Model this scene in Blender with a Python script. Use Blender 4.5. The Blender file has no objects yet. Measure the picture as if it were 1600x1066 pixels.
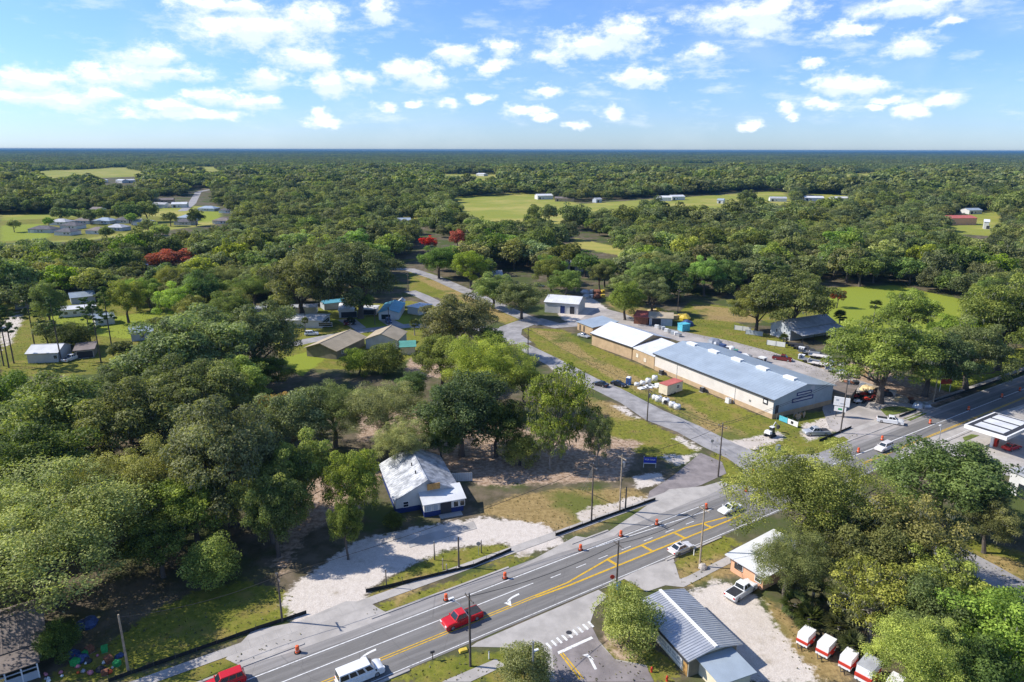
import bpy, math, random
import numpy as np
from mathutils import Vector
random.seed(7); rng = np.random.default_rng(7)
scn = bpy.context.scene
COL = scn.collection
R = math.radians

# ------------------------------------------------------------------ camera
CAM_H = 64.0; FPX = 1066.0; HORIZ = 234.0
PITCH = math.atan((533 - HORIZ) / FPX); ROLL = R(0.13)
cd = bpy.data.cameras.new('camera'); cd.sensor_width = 36; cd.lens = 36 * FPX / 1600
cd.clip_start = 1; cd.clip_end = 60000
cam = bpy.data.objects.new('camera', cd); COL.objects.link(cam)
cam.location = (0, 0, CAM_H); cam.rotation_mode = 'XYZ'
cam.rotation_euler = (R(90) - PITCH, 0, 0)
cam.rotation_euler.rotate_axis('Z', ROLL)
scn.camera = cam

# ------------------------------------------------------------------ light
SUN_EL = R(40); SHADOW_AZ = R(-8)
sd = Vector((math.cos(SHADOW_AZ) * math.cos(SUN_EL), math.sin(SHADOW_AZ) * math.cos(SUN_EL), -math.sin(SUN_EL)))
sl = bpy.data.lights.new('sun', 'SUN'); sl.energy = 5.0; sl.angle = R(0.53); sl.color = (1, 0.95, 0.86)
sun = bpy.data.objects.new('sun', sl); COL.objects.link(sun)
sun.rotation_euler = sd.to_track_quat('-Z', 'Y').to_euler(); sun.location = (-80, 40, 120)
scn.view_settings.view_transform = 'Standard'; scn.view_settings.look = 'None'
scn.view_settings.exposure = 0.34; scn.view_settings.gamma = 1

def ray(px, py):
    dx = (px - 800) / FPX; dy = -(py - 533) / FPX
    c, s = math.cos(ROLL), math.sin(ROLL)
    dx, dy = dx * c - dy * s, dx * s + dy * c
    return Vector((dx, math.cos(PITCH) + dy * math.sin(PITCH), -math.sin(PITCH) + dy * math.cos(PITCH)))
def G(px, py, z=0.0):
    d = ray(px, py); t = (z - CAM_H) / d.z
    return Vector((d.x * t, d.y * t, z))
def project(X, Y, Z):
    Z = Z - CAM_H
    yf = Y * math.cos(PITCH) - Z * math.sin(PITCH); up = Y * math.sin(PITCH) + Z * math.cos(PITCH)
    a = X / yf; b = up / yf
    c, s = math.cos(ROLL), math.sin(ROLL)
    a, b = a * c + b * s, -a * s + b * c
    return 800 + FPX * a, 533 - FPX * b

# ------------------------------------------------------------------ sky
W = bpy.data.worlds.new('World'); scn.world = W; W.use_nodes = True
class NT:
    def __init__(s, t): s.t = t
    def n(s, k, **kw):
        o = s.t.nodes.new(k)
        for a, b in kw.items(): setattr(o, a, b)
        return o
    def put(s, sock, v):
        if v is None: return
        if isinstance(v, bpy.types.NodeSocket): s.t.links.new(v, sock)
        else: sock.default_value = v
    def m(s, op, a, b=None, c=None, clamp=False):
        o = s.n('ShaderNodeMath', operation=op, use_clamp=clamp)
        for i, v in enumerate((a, b, c)): s.put(o.inputs[i], v)
        return o.outputs[0]
    def v(s, op, a, b=None, c=None):
        o = s.n('ShaderNodeVectorMath', operation=op)
        for i, q in enumerate((a, b, c)): s.put(o.inputs[i], q)
        return o.outputs[1] if op in ('LENGTH', 'DOT_PRODUCT', 'DISTANCE') else o.outputs[0]
    def mix(s, f, a, b, bt='MIX'):
        o = s.n('ShaderNodeMix', data_type='RGBA', blend_type=bt)
        s.put(o.inputs[0], f); s.put(o.inputs[6], a); s.put(o.inputs[7], b); return o.outputs[2]
    def noise(s, vec, scale, det=4, rough=.55, dist=0):
        o = s.n('ShaderNodeTexNoise'); s.put(o.inputs['Vector'], vec); o.inputs['Scale'].default_value = scale
        o.inputs['Detail'].default_value = det; o.inputs['Roughness'].default_value = rough; o.inputs['Distortion'].default_value = dist
        return o.outputs[0]
    def smooth(s, v, lo, hi, a=0., b=1.):
        o = s.n('ShaderNodeMapRange', interpolation_type='SMOOTHSTEP'); s.put(o.inputs[0], v)
        for i, q in ((1, lo), (2, hi), (3, a), (4, b)): o.inputs[i].default_value = q
        return o.outputs[0]
def c4(c): return (c[0], c[1], c[2], 1)

def build_sky():
    t = NT(W.node_tree); W.node_tree.nodes.clear()
    out = t.n('ShaderNodeOutputWorld'); bg = t.n('ShaderNodeBackground')
    sky = t.n('ShaderNodeTexSky', sky_type='NISHITA'); sky.sun_disc = False
    sky.sun_elevation = SUN_EL
    sky.sun_rotation = math.atan2(-sd.x, -sd.y)
    sky.air_density = 1.0; sky.dust_density = 0.25; sky.ozone_density = 3.0; sky.altitude = 60
    tc = t.n('ShaderNodeTexCoord'); sep = t.n('ShaderNodeSeparateXYZ'); t.t.links.new(tc.outputs['Generated'], sep.inputs[0])
    az = t.m('ARCTAN2', sep.outputs[0], sep.outputs[1]); el = t.m('ARCSINE', sep.outputs[2])
    cb = t.n('ShaderNodeCombineXYZ'); t.put(cb.inputs[0], az); t.put(cb.inputs[1], el)
    p = cb.outputs[0]
    # billowing edges: warp the lookup by noise
    ps = t.v('MULTIPLY', p, (1, 1.7, 1))
    w1 = t.n('ShaderNodeTexNoise'); t.put(w1.inputs['Vector'], ps); w1.inputs['Scale'].default_value = 21; w1.inputs['Detail'].default_value = 5; w1.inputs['Roughness'].default_value = .6
    warp = t.v('MULTIPLY', t.v('SUBTRACT', w1.outputs[1], (.5, .5, .5)), (.055, .030, 0))
    q = t.v('ADD', p, warp)
    blobs = [(400,45,150,35),(350,8,95,14),(490,30,70,30),(470,90,75,22),(415,122,45,20),(235,88,65,20),(60,125,85,20),(170,118,90,18),(250,112,95,14),(60,152,120,18),(150,150,50,16),
     (520,128,65,24),(565,118,60,18),(640,112,65,27),(665,122,55,18),(710,82,45,16),(785,75,32,20),(770,105,32,12),(330,150,42,15),(390,160,40,15),(270,168,55,14),(290,178,110,9),
     (500,190,34,12),(505,175,22,10),(605,167,24,9),(645,160,18,7),(700,160,17,8),(755,152,26,8),(855,140,30,11),(935,68,105,27),(975,50,60,30),(860,85,45,20),(1005,122,70,18),(1095,83,36,14),
     (1170,22,125,25),(1190,40,55,20),(1420,10,90,15),(1330,44,60,10),(1420,70,40,15),(1490,37,30,7),(1320,133,66,17),(1270,99,28,9),(1285,160,38,9),(1235,180,20,7),(1390,160,32,8),(1430,172,32,10),
     (1472,154,28,12),(1175,193,19,8),(1230,170,22,9),(820,172,44,9),(850,183,26,8),(900,195,28,8),(955,180,24,12),(590,20,32,22),(1370,172,18,6)]
    acc = None; und = None
    for (x, y, rx, ry) in blobs:
        if ry >= 18: rx, ry = rx * .86, ry * .86
        d = ray(x, y).normalized(); a = math.atan2(d.x, d.y); e = math.asin(d.z)
        k = math.cos(math.atan((x - 800) / FPX))
        sx, sy = FPX / (rx * 1.05) / k, FPX / (ry * 1.12)
        f = t.v('LENGTH', t.v('MULTIPLY_ADD', q, (sx, sy, 0), (-a * sx, -e * sy, 0)))
        acc = f if acc is None else t.m('MINIMUM', acc, f)
        if ry >= 13:      # grey underside of the larger clouds
            sx, sy, e2 = FPX / (rx * .95) / k, FPX / (ry * .75), e - ry * .55 / FPX
            g = t.v('LENGTH', t.v('MULTIPLY_ADD', q, (sx, sy, 0), (-a * sx, -e2 * sy, 0)))
            und = g if und is None else t.m('MINIMUM', und, g)
    acc = t.m('SUBTRACT', 1, acc)
    # the same kind of scattered cumulus over the rest of the sky
    gen = t.smooth(t.noise(t.v('MULTIPLY', t.v('ADD', p, warp), (1, 1.9, 1)), 5.5, 5, .55), .50, .80, -.6, 1.1)
    outm = t.m('MAXIMUM', t.smooth(el, .235, .30), t.smooth(t.m('ABSOLUTE', az), .66, .74))
    low = t.smooth(el, .0, .05)
    gen = t.m('ADD', t.m('MULTIPLY', t.m('MULTIPLY', outm, low), t.m('ADD', gen, 1.2)), -1.2)
    field = t.m('MAXIMUM', acc, gen)
    fine = t.noise(ps, 34, 8, .64)
    field = t.m('ADD', field, t.m('MULTIPLY', t.m('SUBTRACT', fine, .5), 2.0))
    mask = t.m('POWER', t.smooth(field, -.02, .75), 1.0)
    thick = t.smooth(field, .2, 1.05)
    body = t.noise(ps, 30, 4, .6)
    shade = t.m('SUBTRACT', t.m('ADD', t.m('MULTIPLY', thick, .2), t.m('MULTIPLY', body, .9)), t.smooth(und, .2, 1.05, .42, 0))
    ccol = t.mix(t.smooth(shade, .25, .75), (7.4, 8.4, 9.7, 1), (11.2, 11.3, 11.3, 1))
    skyc = t.mix(1.0, sky.outputs[0], t.mix(t.smooth(el, 0, .25), (.74, .97, 1.50, 1), (.88, 1.10, 1.5, 1)), 'MULTIPLY')
    veil = t.m('ADD', t.smooth(t.noise(ps, 7, 4, .6), .42, .75, 0, .12), t.m('MULTIPLY', t.smooth(t.noise(t.v('MULTIPLY', p, (1, 3.2, 1)), 13, 6, .62), .5, .72, 0, .55), t.m('MULTIPLY', t.smooth(el, .015, .05), t.smooth(el, .10, .22, 1, .35))))
    base = t.mix(veil, skyc, (8.2, 9.0, 9.8, 1))
    col = t.mix(t.m('MULTIPLY', mask, .93), base, ccol)
    t.put(bg.inputs[0], col); bg.inputs[1].default_value = .098
    t.t.links.new(bg.outputs[0], out.inputs[0])
build_sky()
W.cycles.sampling_method = 'NONE'
scn.cycles.max_bounces = 6; scn.cycles.diffuse_bounces = 4; scn.cycles.glossy_bounces = 2; scn.cycles.transmission_bounces = 3; scn.cycles.transparent_max_bounces = 4

# ------------------------------------------------------------------ mesh helpers
class MB:
    def __init__(s): s.v = []; s.f = []
    def add(s, vs, fs):
        o = len(s.v); s.v += [tuple(q) for q in vs]; s.f += [tuple(i + o for i in f) for f in fs]; return s
    def box(s, x0, x1, y0, y1, z0, z1):
        return s.add([(x0,y0,z0),(x1,y0,z0),(x1,y1,z0),(x0,y1,z0),(x0,y0,z1),(x1,y0,z1),(x1,y1,z1),(x0,y1,z1)],
                     [(0,3,2,1),(4,5,6,7),(0,1,5,4),(1,2,6,5),(2,3,7,6),(3,0,4,7)])
    def frustum(s, b, t, z0, z1):
        (a0,a1,c0,c1), (d0,d1,e0,e1) = b, t
        return s.add([(a0,c0,z0),(a1,c0,z0),(a1,c1,z0),(a0,c1,z0),(d0,e0,z1),(d1,e0,z1),(d1,e1,z1),(d0,e1,z1)],
                     [(0,3,2,1),(4,5,6,7),(0,1,5,4),(1,2,6,5),(2,3,7,6),(3,0,4,7)])
    def prism(s, poly, z0, z1):
        n = len(poly)
        return s.add([(p[0],p[1],z0) for p in poly] + [(p[0],p[1],z1) for p in poly],
                     [tuple(range(n))[::-1], tuple(range(n, 2*n))] + [(i,(i+1)%n,(i+1)%n+n,i+n) for i in range(n)])
    def prism_xz(s, poly, y0, y1):
        n = len(poly)
        return s.add([(p[0],y0,p[1]) for p in poly] + [(p[0],y1,p[1]) for p in poly],
                     [tuple(range(n)), tuple(range(n, 2*n))[::-1]] + [(i,i+n,(i+1)%n+n,(i+1)%n) for i in range(n)])
    def prism_yz(s, poly, x0, x1):
        n = len(poly)
        return s.add([(x0,p[0],p[1]) for p in poly] + [(x1,p[0],p[1]) for p in poly],
                     [tuple(range(n))[::-1], tuple(range(n, 2*n))] + [(i,(i+1)%n,(i+1)%n+n,i+n) for i in range(n)])
    def slab(s, p, th):
        p = [Vector(q) for q in p]; n = (p[1]-p[0]).cross(p[2]-p[0]).normalized()
        if n.z < 0: n = -n
        k = len(p); lo = [q - n*th for q in p]
        return s.add(p + lo, [tuple(range(k)), tuple(range(k, 2*k))[::-1]] + [(i,i+k,(i+1)%k+k,(i+1)%k) for i in range(k)])
    def tube(s, a, b, r0, r1=None, n=8):
        a, b = Vector(a), Vector(b); r1 = r0 if r1 is None else r1
        d = (b-a).normalized(); x = d.orthogonal().normalized(); y = d.cross(x)
        vs = []
        for c, r in ((a, r0), (b, r1)):
            vs += [c + (x*math.cos(2*math.pi*i/n) + y*math.sin(2*math.pi*i/n))*r for i in range(n)]
        return s.add(vs, [(i,(i+1)%n,(i+1)%n+n,i+n) for i in range(n)] + [tuple(range(n))[::-1], tuple(range(n,2*n))])
    def lathe(s, prof, n=12, c=(0,0,0)):
        vs = []
        for r, z in prof: vs += [(c[0]+r*math.cos(2*math.pi*i/n), c[1]+r*math.sin(2*math.pi*i/n), c[2]+z) for i in range(n)]
        fs = [(j*n+i, j*n+(i+1)%n, (j+1)*n+(i+1)%n, (j+1)*n+i) for j in range(len(prof)-1) for i in range(n)]
        fs += [tuple(range(n))[::-1], tuple(range((len(prof)-1)*n, len(prof)*n))]
        return s.add(vs, fs)
    def mesh(s, name, mat=None):
        me = bpy.data.meshes.new(name); me.from_pydata(s.v, [], s.f); me.update()
        if mat: me.materials.append(mat)
        return me
    def build(s, name, mat=None, parent=None, smooth=False):
        me = s.mesh(name, mat)
        if smooth: me.polygons.foreach_set('use_smooth', [True]*len(me.polygons))
        return link(name, me, parent)
def link(name, me, parent=None):
    o = bpy.data.objects.new(name, me); COL.objects.link(o)
    if parent: o.parent = parent
    return o
def tag(o, label, cat, group=None, kind=None):
    if label: o['label'] = label
    if cat: o['category'] = cat
    if group: o['group'] = group
    if kind: o['kind'] = kind
    return o
def thing(name, label, cat, loc=(0,0,0), rz=0, group=None):
    o = bpy.data.objects.new(name, None); o.empty_display_size = .3; COL.objects.link(o)
    o.location = loc; o.rotation_euler = (0, 0, rz)
    return tag(o, label, cat, group)

# ------------------------------------------------------------------ materials
MATS = {}
def mat(name, col, rough=.8, metal=0., var=.15, scale=1.5, bump=0., spec=.3, coat=0., col2=None, det=5):
    if name in MATS: return MATS[name]
    m = bpy.data.materials.new(name); m.use_nodes = True; t = NT(m.node_tree)
    b = m.node_tree.nodes['Principled BSDF']
    tc = t.n('ShaderNodeTexCoord'); oi = t.n('ShaderNodeObjectInfo')
    vec = t.v('ADD', tc.outputs['Object'], t.v('MULTIPLY', oi.outputs['Random'], (37, 19, 7)))
    n1 = t.noise(vec, scale, det, .6)
    lo = c4([c * (1 - var) for c in col]); hi = c4(col2 if col2 else [min(1, c * (1 + var)) for c in col])
    cc = t.mix(t.smooth(n1, .3, .7), lo, hi)
    t.put(b.inputs['Base Color'], cc); b.inputs['Roughness'].default_value = rough; b.inputs['Metallic'].default_value = metal
    b.inputs['Specular IOR Level'].default_value = spec; b.inputs['Coat Weight'].default_value = coat; b.inputs['Coat Roughness'].default_value = .08
    if bump:
        bp = t.n('ShaderNodeBump'); bp.inputs['Strength'].default_value = bump; bp.inputs['Distance'].default_value = .1
        t.put(bp.inputs['Height'], t.noise(vec, scale * 6, 4)); t.put(b.inputs['Normal'], bp.outputs[0])
    MATS[name] = m; return m
def M(k): return MATS[k]
mat('asphalt', (.155,.15,.15), .9, var=.22, scale=.35, bump=.2)
mat('asphalt_old', (.30,.285,.28), .92, var=.22, scale=.3, bump=.2)
mat('asphalt_pink', (.24,.21,.205), .92, var=.22, scale=.35, bump=.2)
mat('concrete', (.40,.37,.34), .9, var=.14, scale=.4, bump=.15)
mat('concrete_yard', (.37,.335,.31), .92, var=.2, scale=.18, bump=.2)
mat('paint_white', (.75,.74,.72), .7, var=.12, scale=3)
mat('paint_yellow', (.62,.38,.03), .7, var=.15, scale=3)
mat('roof_metal', (.38,.44,.49), .38, .15, var=.1, scale=.25, spec=.5)
mat('roof_white', (.66,.66,.66), .5, var=.1, scale=.3)
mat('roof_grey', (.40,.405,.42), .75, var=.2, scale=.5)
mat('roof_shingle', (.115,.11,.12), .9, var=.25, scale=.6, bump=.3)
mat('roof_brown', (.20,.165,.15), .8, var=.2, scale=.5)
mat('roof_tan', (.40,.33,.23), .7, var=.15, scale=.3)
mat('roof_teal', (.12,.36,.46), .45, var=.15, scale=.3)
mat('roof_green', (.10,.30,.24), .5, var=.15, scale=.3)
mat('roof_red', (.48,.13,.10), .6, var=.15, scale=.5)
mat('roof_corrugated', (.50,.51,.53), .38, .45, var=.12, scale=.6)
mat('roof_weathered', (.38,.40,.44), .6, .1, var=.45, scale=.7, col2=(.66,.67,.69))
mat('wall_white', (.62,.61,.58), .75, var=.08, scale=.5)
mat('wall_cream', (.66,.61,.56), .75, var=.07, scale=.3)
mat('wall_tan', (.46,.33,.20), .85, var=.12, scale=.7)
mat('wall_orange', (.72,.40,.24), .85, var=.08, scale=.8)
mat('wall_grey', (.42,.45,.48), .7, var=.1, scale=.5)
mat('wall_olive', (.22,.20,.15), .8, var=.15, scale=.6)
mat('wall_yellowish', (.70,.62,.46), .85, var=.1, scale=.7)
mat('wall_blue', (.02,.038,.15), .7, var=.15, scale=.8)
mat('trim_dark', (.045,.045,.05), .6, var=.1)
mat('trim_white', (.78,.77,.75), .6, var=.06)
mat('wood_pole', (.115,.095,.08), .9, var=.25, scale=1.2)
mat('wood_light', (.36,.29,.21), .9, var=.25, scale=1.2)
mat('wood_board', (.42,.24,.08), .8, var=.2, scale=3)
mat('metal_grey', (.42,.43,.44), .4, .6, var=.1)
mat('rubber', (.02,.02,.02), .8, var=.2)
mat('glass', (.02,.028,.035), .06, 0, var=.1, spec=.8)
mat('rim', (.5,.5,.52), .3, .8, var=.05)
mat('lamp_clear', (.8,.8,.8), .1, var=.02); mat('lamp_red', (.5,.02,.015), .2, var=.05)
mat('car_white', (.78,.78,.77), .3, var=.03, coat=.6); mat('car_red', (.55,.012,.015), .3, var=.03, coat=.7)
mat('car_black', (.012,.013,.017), .25, var=.05, coat=.8); mat('car_pearl', (.70,.66,.64), .3, var=.03, coat=.6)
mat('car_blue', (.03,.06,.16), .3, var=.05, coat=.6); mat('car_silver', (.5,.51,.53), .3, .3, var=.03, coat=.6)
mat('car_maroon', (.16,.02,.02), .3, var=.05, coat=.5)
mat('bed_dark', (.035,.036,.04), .7, var=.2)
mat('orange', (.78,.13,.04), .55, var=.1); mat('refl_white', (.8,.8,.78), .5, var=.05)
mat('sign_blue', (.02,.05,.42), .5, var=.05); mat('sign_text', (.8,.8,.82), .6, var=.02)
mat('sign_red', (.45,.06,.04), .6, var=.1); mat('banner_teal', (.10,.45,.55), .6, var=.2, scale=4)
mat('silt_black', (.022,.024,.024), .85, var=.3, scale=3)
mat('blue_plastic', (.03,.14,.45), .45, var=.1); mat('red_stripe', (.55,.05,.03), .5, var=.08)
mat('white_plastic', (.74,.74,.73), .5, var=.08); mat('tarp_blue', (.05,.08,.19), .5, var=.3, scale=2)
mat('junk_green', (.04,.35,.10), .5, var=.2); mat('junk_pink', (.55,.2,.25), .6, var=.2)
mat('excavator_paint', (.55,.53,.48), .5, var=.15); mat('yellow_paint', (.62,.45,.06), .5, var=.2); mat('rust', (.22,.09,.05), .8, var=.4, scale=3)
mat('bark', (.115,.095,.08), .95, var=.35, scale=2, bump=.5); mat('bark_pale', (.30,.27,.23), .95, var=.3, scale=2, bump=.4)
mat('rock', (.45,.40,.35), .9, var=.2, scale=2, bump=.5); mat('lumber', (.62,.47,.25), .8, var=.2, scale=2)
mat('wire', (.03,.03,.03), .6, var=.02)

def leaf_material():
    m = bpy.data.materials.new('foliage'); m.use_nodes = True; t = NT(m.node_tree); m.node_tree.nodes.clear()
    out = t.n('ShaderNodeOutputMaterial'); b = t.n('ShaderNodeBsdfPrincipled'); tr = t.n('ShaderNodeBsdfTranslucent'); mx = t.n('ShaderNodeMixShader')
    oi = t.n('ShaderNodeObjectInfo'); a = t.n('ShaderNodeAttribute', attribute_name='tone'); ms = t.n('ShaderNodeAttribute', attribute_name='moss')
    hsv = t.n('ShaderNodeHueSaturation'); t.put(hsv.inputs['Color'], oi.outputs['Color'])
    r1 = oi.outputs['Random']; r2 = t.m('FRACT', t.m('MULTIPLY', r1, 17.31)); r3 = t.m('FRACT', t.m('MULTIPLY', r1, 91.7))
    tone = a.outputs['Fac']
    t.put(hsv.inputs['Hue'], t.m('ADD', t.m('MULTIPLY', t.m('SUBTRACT', r1, .5), .05), t.m('ADD', .490, t.m('MULTIPLY', t.m('SUBTRACT', .5, tone), .035))))
    t.put(hsv.inputs['Saturation'], t.m('ADD', .80, t.m('MULTIPLY', r2, .32)))
    t.put(hsv.inputs['Value'], t.m('MULTIPLY', t.m('ADD', .68, t.m('MULTIPLY', r3, .62)), t.m('ADD', .32, t.m('MULTIPLY', tone, 1.4))))
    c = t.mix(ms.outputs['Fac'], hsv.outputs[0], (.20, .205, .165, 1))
    t.put(b.inputs['Base Color'], c); b.inputs['Roughness'].default_value = .55; b.inputs['Specular IOR Level'].default_value = .16
    t.put(tr.inputs['Color'], t.mix(1., c, (1.25, 1.3, .55, 1), 'MULTIPLY')); mx.inputs[0].default_value = .38
    t.t.links.new(b.outputs[0], mx.inputs[1]); t.t.links.new(tr.outputs[0], mx.inputs[2]); t.t.links.new(mx.outputs[0], out.inputs[0])
    return m
LEAF = leaf_material()

# ------------------------------------------------------------------ ground: one sheet, material zones in vertex attributes
ZONES = {
 'meadow': [[(1285,452),(1395,446),(1545,476),(1525,522),(1400,512),(1310,545),(1292,500)], [(60,490),(160,498),(270,482),(280,505),(200,530),(120,520)], [(510,500),(640,492),(640,510),(560,515)], [(440,560),(500,545),(520,552),(470,590)], [(0,352),(70,350),(80,372),(0,378)], [(290,335),(345,328),(345,345),(290,348)], [(1440,600),(1560,560),(1600,545),(1600,572),(1480,612)]],  # visible patches of each ground kind, by their outline in the photograph (all on the ground plane)
 'lawn': [
  [(60,1066),(150,1020),(230,960),(300,925),(380,905),(450,925),(485,958),(330,1012),(150,1066)], [(180,1066),(480,980),(470,1000),(300,1066)],
  [(560,955),(830,868),(800,892),(590,968)], [(575,936),(600,908),(640,886),(690,864),(735,854),(790,850),(812,866),(700,897),(600,926)],
  [(815,512),(880,515),(925,540),(1022,580),(1200,655),(1300,640),(1310,665),(1210,700),(1090,662),(930,590),(840,545)],
  [(955,640),(1010,658),(1100,702),(1050,722),(960,700),(940,665)], [(640,425),(670,425),(815,500),(800,510),(700,470),(640,455)],
  [(1280,450),(1400,445),(1545,478),(1520,520),(1400,510),(1310,545),(1190,500),(1060,488),(1080,470),(1200,490)],
  [(1060,495),(1140,500),(1260,545),(1300,575),(1330,600),(1300,600),(1200,555),(1060,520)],
  [(380,490),(520,480),(640,470),(690,480),(690,540),(600,580),(440,575),(430,540)], [(0,470),(170,462),(300,480),(290,520),(200,560),(150,585),(0,590)],
  [(590,1066),(680,1030),(780,1015),(860,1030),(860,1066)], [(1470,830),(1600,865),(1600,920),(1540,900)], [(1380,640),(1440,635),(1400,665)],
  [(1200,690),(1330,675),(1370,690),(1260,720),(1210,715)], [(1120,690),(1165,745),(1140,760),(1110,720)],[(1420,600),(1600,540),(1600,575),(1460,620)],
  [(940,905),(1000,905),(1010,925),(950,945)],[(1050,880),(1130,835),(1160,850),(1070,900)],[(0,345),(200,335),(330,345),(120,375),(0,380)],[(820,1066),(1000,1066),(1060,1066),(1060,1040),(1000,1000),(960,1000)]],
 'dry': [
  [(740,800),(800,775),(880,765),(1000,765),(1030,785),(900,835),(850,825)], [(830,515),(880,520),(920,555),(1020,600),(1120,660),(1100,665),(960,595),(880,545)],
  [(1190,930),(1230,960),(1330,1066),(1260,1066),(1210,1000)], [(1050,890),(1120,870),(1150,895),(1090,915),(1060,920)], [(1530,860),(1600,880),(1600,925),(1560,905)],
  [(640,430),(680,430),(810,500),(790,505)], [(880,610),(960,630),(1000,660),(940,650)], [(1080,475),(1170,485),(1190,505),(1100,500)],[(1050,640),(1150,670),(1190,690),(1120,690)],
  [(940,470),(1000,480),(1080,500),(1000,505)],[(590,920),(640,905),(700,895),(620,940)]],
 'sand': [
  [(465,985),(440,940),(470,905),(520,870),(560,845),(640,825),(760,808),(850,820),(890,850),(810,868),(790,848),(735,852),(690,862),(640,884),(600,906),(572,926),(560,950),(490,988)],
  [(1050,935),(1120,905),(1180,930),(1220,985),(1290,1066),(1110,1066),(1080,990)], [(1095,680),(1150,690),(1210,672),(1230,685),(1140,712)], [(955,634),(975,636),(1000,654),(985,652)], [(1050,684),(1062,682),(1100,702),(1088,704)],
  [(1030,712),(1090,710),(1060,728)], [(985,745),(1030,738),(1040,752),(1000,765)], [(900,800),(985,778),(1015,772),(1000,790),(910,822)], [(1250,665),(1300,650),(1320,670),(1260,690)], [(855,470),(920,462),(960,490),(1010,520),(930,515),(880,500)],
  [(0,505),(28,486),(36,498),(18,535),(0,550)],[(870,560),(930,600),(915,610),(860,575)]],
 'dirt': [
  [(640,560),(700,555),(690,590),(630,590)], [(470,760),(560,700),(600,740),(560,800),(480,830),(440,900),(430,880),(450,820)], [(640,640),(720,650),(1000,690),(970,750),(760,760),(650,720)],
  [(1270,570),(1340,600),(1440,640),(1500,620),(1420,590),(1300,560)], [(560,640),(650,620),(640,700),(560,690)],[(935,985),(990,1020),(1010,1035),(950,1025)],[(870,690),(960,690),(960,730),(860,730)]],
 'field': [
  [(700,308),(830,300),(905,318),(890,352),(720,345)], [(860,322),(1225,298),(1240,318),(1120,335),(900,338)], [(0,325),(340,322),(340,350),(120,378),(0,380)], [(30,268),(225,258),(235,275),(60,282)],
  [(270,258),(370,258),(365,272),(280,272)], [(670,270),(790,270),(790,284),(680,282)], [(1040,253),(1140,253),(1140,266),(1050,266)], [(1320,258),(1395,260),(1390,280),(1330,276)], [(1250,258),(1295,256),(1290,272),(1250,275)],
  [(900,372),(960,385),(1000,400),(960,398),(890,385)],[(600,335),(660,335),(650,345),(600,345)],[(1280,300),(1345,300),(1340,314),(1250,314)],[(1470,340),(1570,325),(1560,370),(1490,365)]]}
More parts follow.
